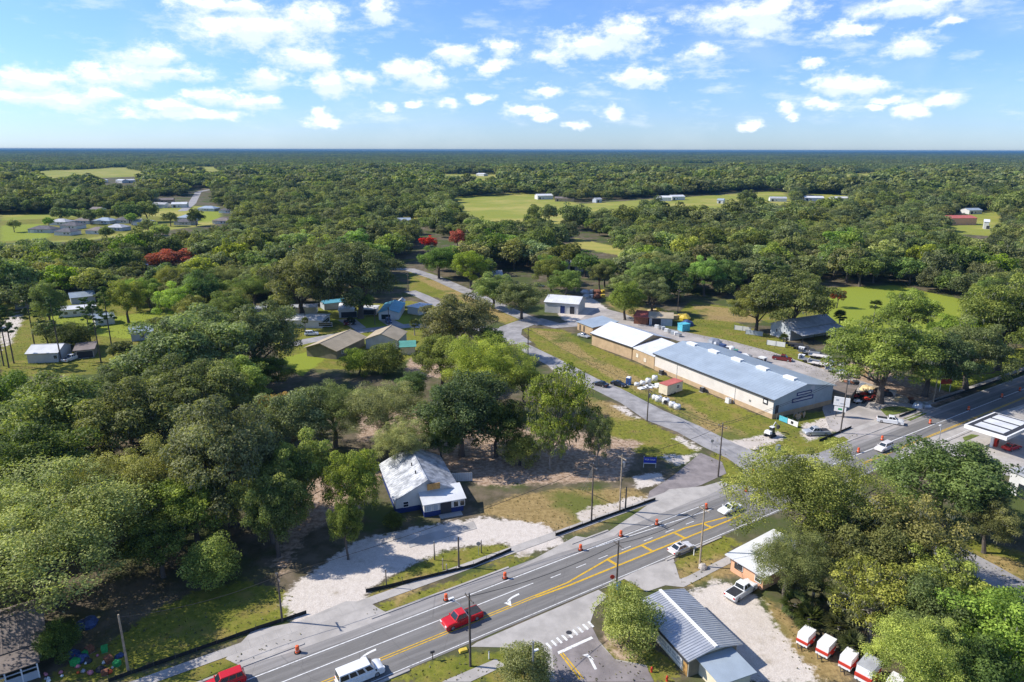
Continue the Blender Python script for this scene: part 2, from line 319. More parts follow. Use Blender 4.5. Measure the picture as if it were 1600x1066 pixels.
def build_ground():
    def axis(lo, hi, step, end_lo, end_hi, g):
        a = list(np.arange(lo, hi, step)); s = step
        while a[-1] < end_hi: s *= g; a.append(a[-1] + s)
        b = []; s = step; x = lo
        while x > end_lo: s *= g; x -= s; b.append(x)
        return np.array(b[::-1] + a)
    xs = axis(-130, 225, 1.4, -24000, 24000, 1.035); ys = axis(50, 330, 1.4, -400, 30000, 1.033)
    X, Y = np.meshgrid(xs, ys); nx, ny = len(xs), len(ys)
    co = np.stack([X.ravel(), Y.ravel(), np.zeros(X.size)], 1)
    idx = np.arange(nx * ny).reshape(ny, nx)
    q = np.stack([idx[:-1,:-1], idx[:-1,1:], idx[1:,1:], idx[1:,:-1]], -1).reshape(-1, 4)
    me = bpy.data.meshes.new('ground')
    me.vertices.add(len(co)); me.vertices.foreach_set('co', co.ravel().astype(np.float32))
    me.loops.add(q.size); me.loops.foreach_set('vertex_index', q.ravel().astype(np.int32))
    me.polygons.add(len(q)); me.polygons.foreach_set('loop_start', np.arange(0, q.size, 4, dtype=np.int32)); me.polygons.foreach_set('loop_total', np.full(len(q), 4, dtype=np.int32))
    me.update(calc_edges=True)
    for z, polys in ZONES.items():
        val = np.zeros(len(co), np.float32)
        for pl in polys:
            P = np.array([G(*p)[:2] for p in pl]); far = P[:,1].mean()
            fe = max(2.2, (far - 150) * .02)
            mn, mx_ = P.min(0) - fe, P.max(0) + fe
            sel = np.where((co[:,0] > mn[0]) & (co[:,0] < mx_[0]) & (co[:,1] > mn[1]) & (co[:,1] < mx_[1]))[0]
            if not len(sel): continue
            pt = co[sel,:2]; ins = np.zeros(len(sel), bool); dist = np.full(len(sel), 1e9)
            for i in range(len(P)):
                a, b = P[i], P[(i+1) % len(P)]; e = b - a
                tt = np.clip(((pt - a) @ e) / (e @ e + 1e-9), 0, 1)
                dist = np.minimum(dist, np.linalg.norm(pt - (a + tt[:,None] * e), axis=1))
                cr = (a[1] > pt[:,1]) != (b[1] > pt[:,1])
                with np.errstate(divide='ignore', invalid='ignore'):
                    xi = (b[0]-a[0]) * (pt[:,1]-a[1]) / (b[1]-a[1]) + a[0]
                ins ^= cr & (pt[:,0] < xi)
            sdv = np.where(ins, dist, -dist)
            val[sel] = np.maximum(val[sel], np.clip(.5 + sdv / (2 * fe), 0, 1))
        at = me.attributes.new(z, 'FLOAT', 'POINT'); at.data.foreach_set('value', val)
    m = bpy.data.materials.new('ground'); m.use_nodes = True; t = NT(m.node_tree); b = m.node_tree.nodes['Principled BSDF']
    geo = t.n('ShaderNodeNewGeometry'); p = geo.outputs['Position']
    nA = t.noise(p, .05, 5, .6); nB = t.noise(p, .22, 6, .65); nC = t.noise(p, 1.1, 5, .7); nD = t.noise(p, .012, 4, .6)
    edge = t.m('ADD', t.m('MULTIPLY', t.m('SUBTRACT', nB, .5), .9), t.m('MULTIPLY', t.m('SUBTRACT', nC, .5), .9))
    def mask(nm, w=.10):
        a = t.n('ShaderNodeAttribute', attribute_name=nm); return t.smooth(t.m('ADD', a.outputs['Fac'], edge), .5 - w, .5 + w)
    leafl = t.mix(t.smooth(nB, .35, .65), (.085,.075,.042,1), (.17,.135,.095,1)); c = t.mix(t.smooth(nA, .45, .6), leafl, (.075,.095,.028,1))
    gr = t.mix(t.smooth(nC, .3, .72), (.125,.142,.02,1), (.25,.24,.042,1)); gr = t.mix(t.smooth(nB, .46, .68, 0, .8), gr, (.27,.20,.065,1)); gr = t.mix(t.smooth(nA, .5, .62, 0, .55), gr, (.10,.13,.018,1))
    dry = t.mix(t.smooth(nC, .3, .7), (.23,.16,.06,1), (.42,.30,.13,1)); dry = t.mix(t.smooth(nA, .5, .62), dry, (.14,.15,.035,1))
    nE = t.noise(p, 5.5, 6, .75); sand = t.mix(t.smooth(t.m('ADD', t.m('MULTIPLY', nE, .7), t.m('MULTIPLY', nC, .3)), .32, .66), (.43,.37,.315,1), (.70,.635,.57,1)); sand = t.mix(t.smooth(nA, .48, .66, 0, .45), sand, (.45,.38,.31,1)); sand = t.mix(t.smooth(nB, .56, .72, 0, .7), sand, (.30,.245,.17,1)); gr = t.mix(t.smooth(nE, .45, .7, 0, .45), gr, (.07,.085,.014,1)); gr = t.mix(t.smooth(nE, .25, .4, .4, 0), gr, (.30,.27,.10,1)); dry = t.mix(t.smooth(nE, .5, .7, 0, .5), dry, (.13,.10,.04,1))
    dirt = t.mix(t.smooth(nC, .35, .65), (.25,.165,.105,1), (.48,.36,.27,1))
    fld = t.mix(t.smooth(nD, .4, .6), (.25,.265,.045,1), (.36,.32,.085,1)); fld = t.mix(t.smooth(nA, .45, .65, 0, .7), fld, (.22,.26,.05,1))
    c = t.mix(mask('field', .2), c, fld); c = t.mix(mask('lawn'), c, gr); c = t.mix(mask('meadow'), c, t.mix(t.smooth(nE, .3, .7), (.16,.205,.022,1), (.30,.335,.045,1))); c = t.mix(t.m('MULTIPLY', mask('dry', .2), .85), c, dry)
    c = t.mix(mask('dirt', .2), c, dirt); c = t.mix(mask('sand', .12), c, sand)
    t.put(b.inputs['Base Color'], c); b.inputs['Roughness'].default_value = .95; b.inputs['Specular IOR Level'].default_value = .1
    bp = t.n('ShaderNodeBump'); bp.inputs['Strength'].default_value = .3; bp.inputs['Distance'].default_value = .15
    t.put(bp.inputs['Height'], t.m('ADD', t.noise(p, 2.5, 4), nC)); t.put(b.inputs['Normal'], bp.outputs[0])
    me.materials.append(m)
    tag(link('ground', me), None, None, kind='structure')
build_ground()

# ------------------------------------------------------------------ roads
RA = G(600, 1029.5); RB = G(1406, 700.6); RU = (RB - RA).normalized(); RN = Vector((-RU.y, RU.x, 0)); K = CAM_H / 60.0
RANG = math.atan2(RU.y, RU.x)
def road_pt(s, o): return RA + RU * s + RN * o      # metres along the highway / across it (left of travel positive)
def road_st(px, py):
    d = G(px, py) - RA; return d.dot(RU), d.dot(RN)
def sheet(name, pts, z, m, kind='structure', parent=None, th=.0):
    mb = MB(); n = len(pts)
    if th: mb.prism([(p[0], p[1]) for p in pts], z - th, z)
    else: mb.add([(p[0], p[1], z) for p in pts], [tuple(range(n))])
    o = mb.build(name, m, parent)
    if not parent and kind: o['kind'] = kind
    return o
def ribbon(mb, left, right, z):
    n = len(left); mb.add([(p[0],p[1],z) for p in left] + [(p[0],p[1],z) for p in right], [(i,i+n,i+1+n,i+1) for i in range(n-1)]); return mb
def band(s0, s1, o0, o1, step=8):
    n = max(2, int(abs(s1 - s0) / step) + 1); ss = np.linspace(s0, s1, n)
    return [road_pt(s, o1) for s in ss], [road_pt(s, o0) for s in ss]
def strip(name, s0, s1, o0, o1, z, m, parent=None, mb=None):
    b = mb or MB(); ribbon(b, *band(s0, s1, o0, o1), z)
    if mb: return
    o = b.build(name, m, parent)
    if not parent: o['kind'] = 'structure'
    return o
LOW, UP = -3.45, 8.2
def road_material(name, base, tracks):
    m = bpy.data.materials.new(name); m.use_nodes = True; t = NT(m.node_tree); b = m.node_tree.nodes['Principled BSDF']; geo = t.n('ShaderNodeNewGeometry')
    rel = t.v('SUBTRACT', geo.outputs['Position'], tuple(RA)); sx = t.v('DOT_PRODUCT', rel, tuple(RU)); ox = t.v('DOT_PRODUCT', rel, tuple(RN))
    cb = t.n('ShaderNodeCombineXYZ'); t.put(cb.inputs[0], t.m('MULTIPLY', sx, .06)); t.put(cb.inputs[1], ox); st = t.noise(cb.outputs[0], 1.3, 6, .7)
    big = t.noise(geo.outputs['Position'], .12, 4, .6); fine_ = t.noise(geo.outputs['Position'], 3.0, 5, .7)
    c = t.mix(t.smooth(st, .3, .7), c4([x*.82 for x in base]), c4([x*1.18 for x in base])); c = t.mix(t.smooth(big, .45, .7, 0, .5), c, c4([x*1.28 for x in base])); c = t.mix(t.smooth(fine_, .5, .8, 0, .35), c, c4([x*.6 for x in base]))
    for o in tracks:      # oil-darkened wheel paths
        w = t.smooth(t.m('ABSOLUTE', t.m('SUBTRACT', ox, o)), .1, .5, .32, 0); c = t.mix(t.m('MULTIPLY', w, t.smooth(st, .3, .6, .3, 1)), c, c4([x*.55 for x in base]))
    vo = t.n('ShaderNodeTexVoronoi', feature='DISTANCE_TO_EDGE'); t.put(vo.inputs['Vector'], t.v('ADD', geo.outputs['Position'], t.v('MULTIPLY', t.n('ShaderNodeTexNoise').outputs[1], (1.5, 1.5, 0)))); vo.inputs['Scale'].default_value = .16
    c = t.mix(t.smooth(vo.outputs[0], .0, .010, .3, 0), c, c4([x*.35 for x in base]))
    t.put(b.inputs['Base Color'], c); b.inputs['Roughness'].default_value = .88; b.inputs['Specular IOR Level'].default_value = .25; MATS[name] = m
road_material('asphalt_highway', (.19, .18, .17), (-2.5, -1.0, 1.1, 3.6, 4.9)); road_material('asphalt_shoulder', (.28, .263, .25), (7.0,))
def worn(m, under):      # paint rubbed away in flecks
    t = NT(m.node_tree); b = m.node_tree.nodes['Principled BSDF']; old = b.inputs['Base Color'].links[0].from_socket; geo = t.n('ShaderNodeNewGeometry')
    n = t.noise(geo.outputs['Position'], 2.2, 6, .75); t.put(b.inputs['Base Color'], t.mix(t.smooth(n, .50, .68, 0, .75), old, c4(under)))
worn(M('paint_white'), (.2, .19, .19)); worn(M('paint_yellow'), (.2, .17, .1))
hw = strip('highway', -90, 330, LOW, UP, .03, M('asphalt_highway'))
hs = strip('shoulder_lane', -90, 330, 6.0, UP - .01, .036, M('asphalt_shoulder'))
mk = MB()
strip('', -90, 66, 5.55, 5.72, .046, None, mb=mk); strip('', 100, 330, 3.0, 3.2, .046, None, mb=mk)
ribbon(mk, [road_pt(66, 3.9), road_pt(40, 5.55)], [road_pt(66, 3.7), road_pt(40, 5.4)], .047)
strip('', -90, 25.5, 2.85, 3.0, .046, None, mb=mk)
for s in (28.5, 33.5, 38, 43, 48, 53, 58): strip('', s, s + 2, 2.5, 2.64, .046, None, mb=mk)
strip('', -90, 330, LOW + .35, LOW + .47, .046, None, mb=mk)
mk.build('lane_line', M('paint_white'), hw)
mk = MB()
for o in (-.2, .22): strip('', -90, 24, o, o + .18, .046, None, mb=mk)
ribbon(mk, [road_pt(24, .4), road_pt(30, .35), road_pt(40, 2.0), road_pt(57, 1.95), road_pt(66, .6)], [road_pt(24, .08), road_pt(30, .05), road_pt(40, 1.65), road_pt(57, 1.6), road_pt(66, .25)], .046)
ribbon(mk, [road_pt(24, -.02), road_pt(30, -.3), road_pt(66, -.45), road_pt(69, -.3)], [road_pt(24, -.3), road_pt(30, -.65), road_pt(66, -.8), road_pt(69, -.65)], .0465)
for s in (39.5, 47, 54.5, 61): ribbon(mk, [road_pt(s, 1.75 if s < 58 else 1.2), road_pt(s + .3, -.45)], [road_pt(s - .55, 1.75 if s < 58 else 1.2), road_pt(s - .25, -.45)], .047)
for o in (-.25, .1): strip('', 108, 330, o - .1, o + .1, .046, None, mb=mk)
mk.build('centre_line', M('paint_yellow'), hw)
def turn_arrow(px, py, par):
    s, o = road_st(px, py); mb = MB()
    L, Rr = [], []
    for i in range(9):
        a = i / 8; ss = s + 1.6 - 2.6 * math.sin(a * 1.5); oo = o + .9 * (1 - math.cos(a * 1.6))*-1 + .5
        L.append(road_pt(ss + .02, oo + .18)); Rr.append(road_pt(ss - .05 - .1*a, oo - .18))
    ribbon(mb, L, Rr, .047)
    mb.add([tuple(road_pt(s - 1.5, o - .1)) , tuple(road_pt(s - .3, o - .1)), tuple(road_pt(s - .9, o - 1.25))], [(0,1,2)])
    mb.v = [(x, y, .048) for x, y, _ in mb.v]
    mb.build('turn_arrow', M('paint_white'), par)
turn_arrow(800, 937, hw); turn_arrow(572, 1026, hw)
# kerbs and pavements along the highway
def kerb(s0, s1, o, w=.35, h=.14):
    mb = MB(); a = [road_pt(s0, o), road_pt(s1, o), road_pt(s1, o + w), road_pt(s0, o + w)]
    o_ = sheet('kerb', a, h, M('concrete'), th=.2); return o_
kerb(-90, -8, UP); kerb(1.5, 24.5, UP); kerb(37, 45, UP); kerb(112, 330, UP)
kerb(-90, 2, LOW - .36); kerb(47, 60, LOW - .36); kerb(116, 150, LOW - .36)
def px_sheet(name, pxs, z, m, th=0.):
    return sheet(name, [G(*p) for p in pxs], z, m, th=th)
walk = strip('pavement', -90, 66, 11.3, 13.1, .05, M('concrete'))
jm = MB()
for s in np.arange(-88, 66, 1.8): ribbon(jm, [road_pt(s, 13.08), road_pt(s + .03, 13.08)], [road_pt(s, 11.32), road_pt(s + .03, 11.32)], .054)
jm.build('pavement_joint', M('asphalt_old'), walk)
strip('pavement', 116, 330, 10.6, 12.3, .05, M('concrete'))
# driveways
px_sheet('driveway', [(352,1030),(395,985),(465,972),(540,940),(575,940),(590,950),(612,962),(560,982),(460,1018),(380,1043)], .043, M('concrete'))
px_sheet('driveway', [(806,890),(845,868),(900,838),(925,842),(960,830),(985,818),(960,838),(870,866)], .044, M('concrete'))
px_sheet('driveway', [(940,838),(1000,798),(1045,765),(1100,760),(1128,752),(1140,757),(1105,775),(1085,782),(985,822)], .0455, M('concrete'))
px_sheet('driveway', [(1015,768),(1050,745),(1095,708),(1128,722),(1135,740),(1096,758),(1045,775),(1010,785)], .041, M('asphalt_pink'))
px_sheet('driveway', [(935,922),(1000,890),(1052,872),(1062,905),(1072,902),(1140,868),(1142,880),(1068,918),(1040,915),(1010,925),(975,905),(955,915)], .044, M('concrete'))
px_sheet('pavement', [(690,1066),(775,1030),(790,1040),(735,1066)], .05, M('concrete'))
apron = px_sheet('street', [(735,1011),(745,1004),(935,922),(950,932),(930,950),(922,975),(930,995),(960,1030),(1010,1040),(1020,1066),(860,1066),(835,1025),(785,1012)], .041, M('concrete'))
lane5 = px_sheet('street', [(862,1010),(925,980),(940,1010),(962,1032),(1010,1042),(1022,1066),(868,1066)], .0445, M('asphalt_pink'))
mk = MB()
for i in range(9):
    x = 852 + i * 8.2; y = 1006 - i * 4.2
    mk.add([tuple(G(x, y)), tuple(G(x + 3, y - 1.4)), tuple(G(x + 11, y + 7)), tuple(G(x + 8, y + 8.6))], [(0,1,2,3)])
mk.add([tuple(G(*p)) for p in ((871,1019),(924,995),(927,998),(873,1023))], [(0,1,2,3)])
mk.add([tuple(G(*p)) for p in ((919,1028),(923,1027),(933,1046),(929,1047))], [(0,1,2,3)])
mk.add([tuple(G(*p)) for p in ((910,1024),(918,1022),(929,1032))], [(0,1,2)])
mk.v = [(x, y, .049) for x, y, z in mk.v]; mk.build('crossing_mark', M('paint_white'), apron)
mk = MB()
mk.add([tuple(G(*p)) for p in ((874,1022),(876,1021),(908,1062),(905,1063))], [(0,1,2,3)]); mk.add([tuple(G(*p)) for p in ((878,1021),(880,1020),(913,1061),(911,1062))], [(0,1,2,3)])
mk.v = [(x, y, .049) for x, y, z in mk.v]; mk.build('centre_line', M('paint_yellow'), apron)
mh = MB().lathe([(.42, 0), (.42, .01)], 14); o = mh.build('manhole_cover', M('trim_dark'), apron); o.location = G(889, 989) + Vector((0, 0, .045))
# side street and its branches
up = [(812,533),(825,538),(879,564),(933,592),(970,607),(1037,642),(1091,665),(1150,694),(1184,708),(1225,712)]
lo = [(806,542),(818,550),(850,568),(922,606),(970,630),(1010,657),(1058,675),(1100,699),(1136,716),(1160,733)]
st = MB(); ribbon(st, [G(*p) for p in up], [G(*p) for p in lo], .033); st = st.build('street', M('asphalt_old')); st['kind'] = 'structure'
px_sheet('street', [(1160,733),(1225,712),(1300,708),(1310,722),(1240,745),(1168,775),(1165,755)], .0385, M('asphalt_old'))
def street(pts, w, z, m):
    P = [G(*p) for p in pts]; L, Q = [], []
    for i, p in enumerate(P):
        d = (P[min(i+1, len(P)-1)] - P[max(i-1, 0)]).normalized(); n = Vector((-d.y, d.x, 0))
        L.append(p + n * w / 2); Q.append(p - n * w / 2)
    o = ribbon(MB(), L, Q, z).build('street', m); o['kind'] = 'structure'; return o
street([(600,420),(640,421),(680,434),(730,456),(780,479),(820,496),(850,507)], 7, .034, M('asphalt_old'))
street([(835,500),(870,509),(905,506),(930,498)], 8, .035, M('asphalt_old'))
street([(812,537),(795,524),(798,513),(825,503),(840,503)], 9, .0365, M('asphalt_old'))
street([(440,542),(480,533),(565,517),(640,509),(720,511),(800,519)], 6, .0325, M('asphalt_old'))
street([(640,455),(660,463),(690,478)], 6, .032, M('asphalt_old'))
street([(1310,760),(1370,800),(1420,828),(1540,892),(1640,950)], 6, .0325, M('asphalt_old'))
street([(285,330),(300,318),(310,300),(330,296)], 9, .033, M('asphalt_old'))
# yard behind the warehouse
px_sheet('yard', [(905,500),(935,480),(975,490),(1019,509),(1060,517),(1141,533),(1206,550),(1244,563),(1300,581),(1370,603),(1420,622),(1470,640),(1440,652),(1360,685),(1330,690),(1295,668),(1285,640),(1290,610),(1200,578),(1050,530),(960,512)], .038, M('concrete_yard'))
px_sheet('yard', [(1395,705),(1500,668),(1560,645),(1600,632),(1640,640),(1640,760),(1560,740),(1500,715),(1440,720)], .042, M('concrete'))
px_sheet('pavement', [(745,826),(640,856),(636,848),(655,838),(740,815)], .06, M('concrete'), th=.05)
isl = px_sheet('traffic_island', [(1375,640),(1388,636),(1410,636),(1432,640),(1400,648),(1385,650)], .12, mat('island_grass', (.12,.15,.03), .95, var=.4, scale=1.5, bump=.5), th=.12)
px_sheet('traffic_island', [(1412,655),(1440,644),(1448,647),(1422,658)], .12, M('island_grass'), th=.12)
px_sheet('traffic_island', [(1504,684),(1518,679),(1530,681),(1508,690)], .09, M('island_grass'), th=.09)
px_sheet('traffic_island', [(1565,656),(1575,653),(1582,656),(1570,659)], .09, M('island_grass'), th=.09)
px_sheet('driveway', [(527,500),(553,497),(572,512),(556,516)], .037, M('concrete'))
px_sheet('driveway', [(592,500),(612,498),(632,508),(610,512)], .0372, M('concrete'))
px_sheet('driveway', [(502,556),(530,537),(548,533),(540,545),(515,560)], .0374, M('concrete'))

# ------------------------------------------------------------------ buildings
def opening(root, wallo, face, L, D, u0, u1, z0, z1, kind='window', framemat='trim_white', panemat='glass'):
    """window or door on a face: f front (y=0), b back, r right (x=L), l left (x=0)"""
    def slab(mb, a0, a1, b0, b1, d0, d1):
        if face == 'f': mb.box(a0, a1, -d1, -d0, b0, b1)
        elif face == 'b': mb.box(a0, a1, D + d0, D + d1, b0, b1)
        elif face == 'r': mb.box(L + d0, L + d1, a0, a1, b0, b1)
        else: mb.box(-d1, -d0, a0, a1, b0, b1)
    t = .09; fr = MB()
    slab(fr, u0 - t, u1 + t, z1, z1 + t, .003, .08); slab(fr, u0 - t, u1 + t, z0 - t, z0, .003, .1)
    slab(fr, u0 - t, u0, z0, z1, .003, .08); slab(fr, u1, u1 + t, z0, z1, .003, .08)
    if kind == 'window': slab(fr, u0, u1, (z0+z1)/2 - .03, (z0+z1)/2 + .03, .03, .07)
    w = fr.build(kind, M(framemat), root)
    pn = MB(); slab(pn, u0, u1, z0, z1, .004, .025); pn.build('pane' if kind == 'window' else 'door_leaf', M(panemat), w)
def building(name, label, cat, a, b, depth, h, roof=('gx', 1.5), wall='wall_white', roofm='roof_grey', base=None, wins=(), over=.4, rib=0, group=None, xy=None, base_h=.9, z0=0, trim=None, length=None):
    A, B = (G(*a), G(*b)) if xy is None else xy
    u = B - A; L = length or u.length; ang = math.atan2(u.y, u.x)
    t = thing(name, label, cat, (A.x, A.y, z0), ang, group)
    kind, rise = roof[0], roof[1]; D = depth; e = over; th = .16
    w = MB(); rf = MB(); ribs = MB()
    def pan(p, q, r, s):     # p-q eave edge, s-r ridge edge
        rf.slab([p, q, r, s], th)
        if rib:
            p, q, r, s = map(Vector, (p, q, r, s)); n = int((q - p).length / rib)
            nn = (q-p).cross(s-p).normalized(); nn = nn if nn.z > 0 else -nn
            for i in range(n + 1):
                k = (i + .5) / (n + 1); m0, m1 = p.lerp(q, k), s.lerp(r, k); dx = (q - p).normalized() * .04 * min(2.2, rib / .5); hgt_ = .07 if rib < .6 else .03
                ribs.add([m0-dx, m0+dx, m1+dx, m1-dx, m0-dx*.5+nn*hgt_, m0+dx*.5+nn*hgt_, m1+dx*.5+nn*hgt_, m1-dx*.5+nn*hgt_], [(4,5,6,7),(0,1,5,4),(1,2,6,5),(2,3,7,6),(3,0,4,7)])
    tz = h + .02
    if kind == 'gx':
        w.prism_yz([(0,0),(D,0),(D,h),(D/2,h+rise),(0,h)], 0, L); k = rise / (D/2) * e
        pan((-e,-e,tz-k+th),(L+e,-e,tz-k+th),(L+e,D/2,tz+rise+th),(-e,D/2,tz+rise+th)); pan((L+e,D+e,tz-k+th),(-e,D+e,tz-k+th),(-e,D/2,tz+rise+th),(L+e,D/2,tz+rise+th))
        cap = MB().box(-e, L+e, D/2-.16, D/2+.16, tz+rise+th-.05, tz+rise+th+.05)
    elif kind == 'gy':
        w.prism_xz([(0,0),(L,0),(L,h),(L/2,h+rise),(0,h)], 0, D); k = rise / (L/2) * e
        pan((-e,D+e,tz-k+th),(-e,-e,tz-k+th),(L/2,-e,tz+rise+th),(L/2,D+e,tz+rise+th)); pan((L+e,-e,tz-k+th),(L+e,D+e,tz-k+th),(L/2,D+e,tz+rise+th),(L/2,-e,tz+rise+th))
        cap = MB().box(L/2-.16, L/2+.16, -e, D+e, tz+rise+th-.05, tz+rise+th+.05)
    elif kind == 'hip':
        w.box(0, L, 0, D, 0, h); k = rise / (D/2) * e; zt = tz + rise + th; ze = tz - k + th; m = min(D/2, L/2 - .3)
        c = [(-e,-e,ze),(L+e,-e,ze),(L+e,D+e,ze),(-e,D+e,ze)]; r0, r1 = (m, D/2, zt), (L-m, D/2, zt)
        rf.slab([c[0],c[1],r1,r0], th); rf.slab([c[2],c[3],r0,r1], th); rf.slab([c[1],c[2],r1], th); rf.slab([c[3],c[0],r0], th)
        cap = MB().box(m, L-m, D/2-.12, D/2+.12, zt-.03, zt+.05)
    elif kind == 'shed':      # rise>0: higher at the back
        w.prism_yz([(0,0),(D,0),(D,h+rise),(0,h)], 0, L); k = rise / D * e
        pan((-e,-e,tz-k+th),(L+e,-e,tz-k+th),(L+e,D+e,tz+rise+k+th),(-e,D+e,tz+rise+k+th)); cap = None
    else:                     # flat
        w.box(0, L, 0, D, 0, h); rf.box(-e, L+e, -e, D+e, h+.005, h+rise); cap = None
        if rib:
            for i in range(int(L / rib)): ribs.box(i*rib+.1, i*rib+.16, -e, D+e, h+rise-.01, h+rise+.05)
    wo = w.build('wall', M(wall), t)
    ro = rf.build('roof', M(roofm), t)
    if ribs.f: ribs.build('roof_rib', M(roofm), ro)
    if cap: cap.build('ridge_cap', M(roofm), ro)
    if base: MB().box(-.05, L+.05, -.05, D+.05, 0, base_h).build('wall_base', M(base), t)
    if trim:
        tm = MB(); tm.box(-e, L+e, -e-.06, -e+.06, h-.35, h-.02); tm.build('gutter', M(trim), t)
    for q in wins: opening(t, wo, q[0], L, D, *q[1:5], *(q[5:]))
    return t, L, D

# warehouse complex (all share one axis)
WA, WB = G(1022.5, 578), G(1206, 655)
wh, WL, WD = building('warehouse', 'long cream warehouse with pale blue metal gable roof and tan base', 'warehouse', None, None, 22, 5.2, ('gx', 2.15), 'wall_cream', 'roof_metal', xy=(WA, WB), base='wall_tan', base_h=1.25, rib=1.0, over=.55, trim='trim_dark')
for i in range(5):
    MB().box(2 + i*9.0, 5.4 + i*9.0, WD/2 - .75, WD/2 + .75, 7.35, 7.95).build('ridge_vent', M('trim_white'), wh)
MB().prism_yz([(.03, 1.26), (WD-.03, 1.26), (WD-.03, 5.15), (WD/2, 7.25), (.03, 5.15)], WL+.004, WL+.018).build('gable_cladding', mat('cladding_shaded', (.32,.39,.43), .7, var=.08, scale=.5), wh)  # thin sheet over the cream gable, its shade put into the blue-grey colour
sg = MB(); sg.box(WL+.02, WL+.1, 8.1, 13.6, 4.6, 5.5); sg.box(WL+.02, WL+.1, 6.6, 14.4, 3.0, 4.1); sg = sg.build('sign', M('wall_blue'), wh)
sl_ = MB(); sl_.box(WL+.1, WL+.13, 8.4, 13.2, 4.9, 5.25); sl_.box(WL+.1, WL+.13, 7.0, 14.0, 3.3, 3.8); sl_.build('sign_band', M('roof_metal'), sg)
dm = MB(); dm.box(WL+.02, WL+.07, 15.1, 15.2, .6, 4.8); dm.box(WL+.02, WL+.07, 13.2, 14.6, 5.4, 6.5); dm.build('hatch', M('wall_grey'), wh)
dm = MB(); dm.box(WL+.02, WL+.09, .8, 1.9, 1.2, 3.4); dm.build('door', M('trim_dark'), wh)
dm = MB().box(WL-3.2, WL-1.7, -.09, -.02, 3.1, 4.6); w_ = dm.build('window', M('trim_dark'), wh); MB().box(WL-2.9, WL-2.0, -.11, -.09, 3.5, 4.2).build('pane', M('trim_white'), w_)
MB().box(WL-7.6, WL-7.0, -.09, -.02, 2.2, 2.7).build('vent', M('metal_grey'), wh)
for x in (WL*.22, WL*.72): MB().tube((x, -.12, .1), (x, -.12, 5.2), .06).build('downpipe', M('trim_white'), wh)
for i, x in enumerate((4.5, 21.5, 31)):
    a = thing('air_conditioner', ['dark air conditioner unit by the far end of the warehouse wall', 'dark air conditioner unit midway along the cream warehouse wall', 'pale air conditioner cabinet near the warehouse downpipe'][i], 'air conditioner', wh.matrix_basis @ Vector((x, -1.1, 0)), wh.rotation_euler.z, 'air conditioners along the warehouse wall')
    MB().box(-.6, .6, -.5, .5, .1, 1.3).build('cabinet', M('trim_dark' if i < 2 else 'white_plastic'), a); MB().lathe([(.42, 1.3), (.42, 1.38), (.1, 1.4)], 12).build('fan_guard', M('metal_grey'), a); MB().box(-.75, .75, -.65, .65, 0, .1).build('pad', M('concrete'), a)
building('storage_building', 'tan walled storage building with white gable roof behind the warehouse', 'storage building', None, None, 17, 4.2, ('gx', 2.6), 'wall_tan', 'roof_white', xy=(G(924.5, 539), G(986.5, 561.5)), rib=1.0, over=.5, trim='trim_dark')
ca, cb_ = G(988, 562), G(1021.5, 577)
t_, L_, _ = building('link_building', 'low tan block with white lean-to roof joined to the warehouse end', 'building', None, None, 11, 3.9, ('shed', 1.6), 'wall_tan', 'roof_white', xy=(ca, cb_), rib=1.0, over=.25, wins=[('f', 2, 2.9, 1.6, 2.5, 'window', 'trim_white', 'wall_yellowish'), ('f', 6, 6.9, 1.2, 2.1, 'window', 'trim_white', 'wall_yellowish')])
building('shed', 'small tan shed with blue metal roof at the far end of the warehouse row', 'shed', None, None, 11, 2.9, ('shed', .8), 'wall_tan', 'roof_metal', xy=(G(902, 515), G(926, 524.5)), rib=1.0, wins=[('f', 1.5, 2.2, .3, 2.2, 'door', 'wood_pole', 'wood_pole'), ('f', 4, 4.7, .3, 2.2, 'door', 'wood_pole', 'wood_pole')])

# grey metal shop with open porch beside the meadow
t_, L_, D_ = building('metal_shop', 'grey metal shop with open side porch below the meadow', 'shop', (1203, 523), (1234, 532.5), 22, 4.2, ('gy', 2.0), 'wall_grey', 'roof_grey', over=.4, rib=1.2, wins=[('f', 2.5, 3.3, 1.8, 2.8), ('f', 6, 6.8, 1.6, 2.6)])
MB().slab([(L_+.42, -.4, 4.0), (L_+5.5, -.4, 3.1), (L_+5.5, D_+.4, 3.1), (L_+.42, D_+.4, 4.0)], .12).build('porch_roof', M('roof_grey'), t_)
for i in range(5): MB().box(L_+5.2, L_+5.35, i*5.4, i*5.4+.15, 0, 3.0).build('post', M('trim_dark'), t_)

# white workshop across the yard, sheds
building('white_workshop', 'white workshop with pale roof at the street corner beyond the warehouse', 'workshop', (851, 488), (903, 492), 13, 4.3, ('gx', 1.7), 'wall_white', 'roof_white', rib=1.0, wins=[('f', 6.5, 8.5, .1, 3.2, 'door', 'trim_white', 'wall_blue'), ('f', 10.5, 12.5, .1, 3.2, 'door', 'trim_white', 'trim_dark')])
building('red_shed', 'small shed with red roof next to the tan carport', 'shed', (990, 506), (1012, 508), 7, 2.9, ('shed', .7), 'rust', 'roof_red')
building('tan_carport', 'tan roofed metal carport beside the red shed', 'carport', (1014, 508), (1050, 510), 8, 3.0, ('gx', 1.2), 'wall_grey', 'roof_tan', wins=[('f', 1, 4.4, .05, 2.7, 'door', 'trim_white', 'trim_dark')])
t_, L_, D_ = building('office_trailer', 'cream site office trailer with faded red roof on the warehouse lawn', 'trailer', (1042, 620), (1066, 612), 2.9, 2.7, ('flat', .12), 'wall_yellowish', 'roof_red', over=.1, z0=.35, wins=[('f', 4.0, 5.0, 1.2, 2.0)])
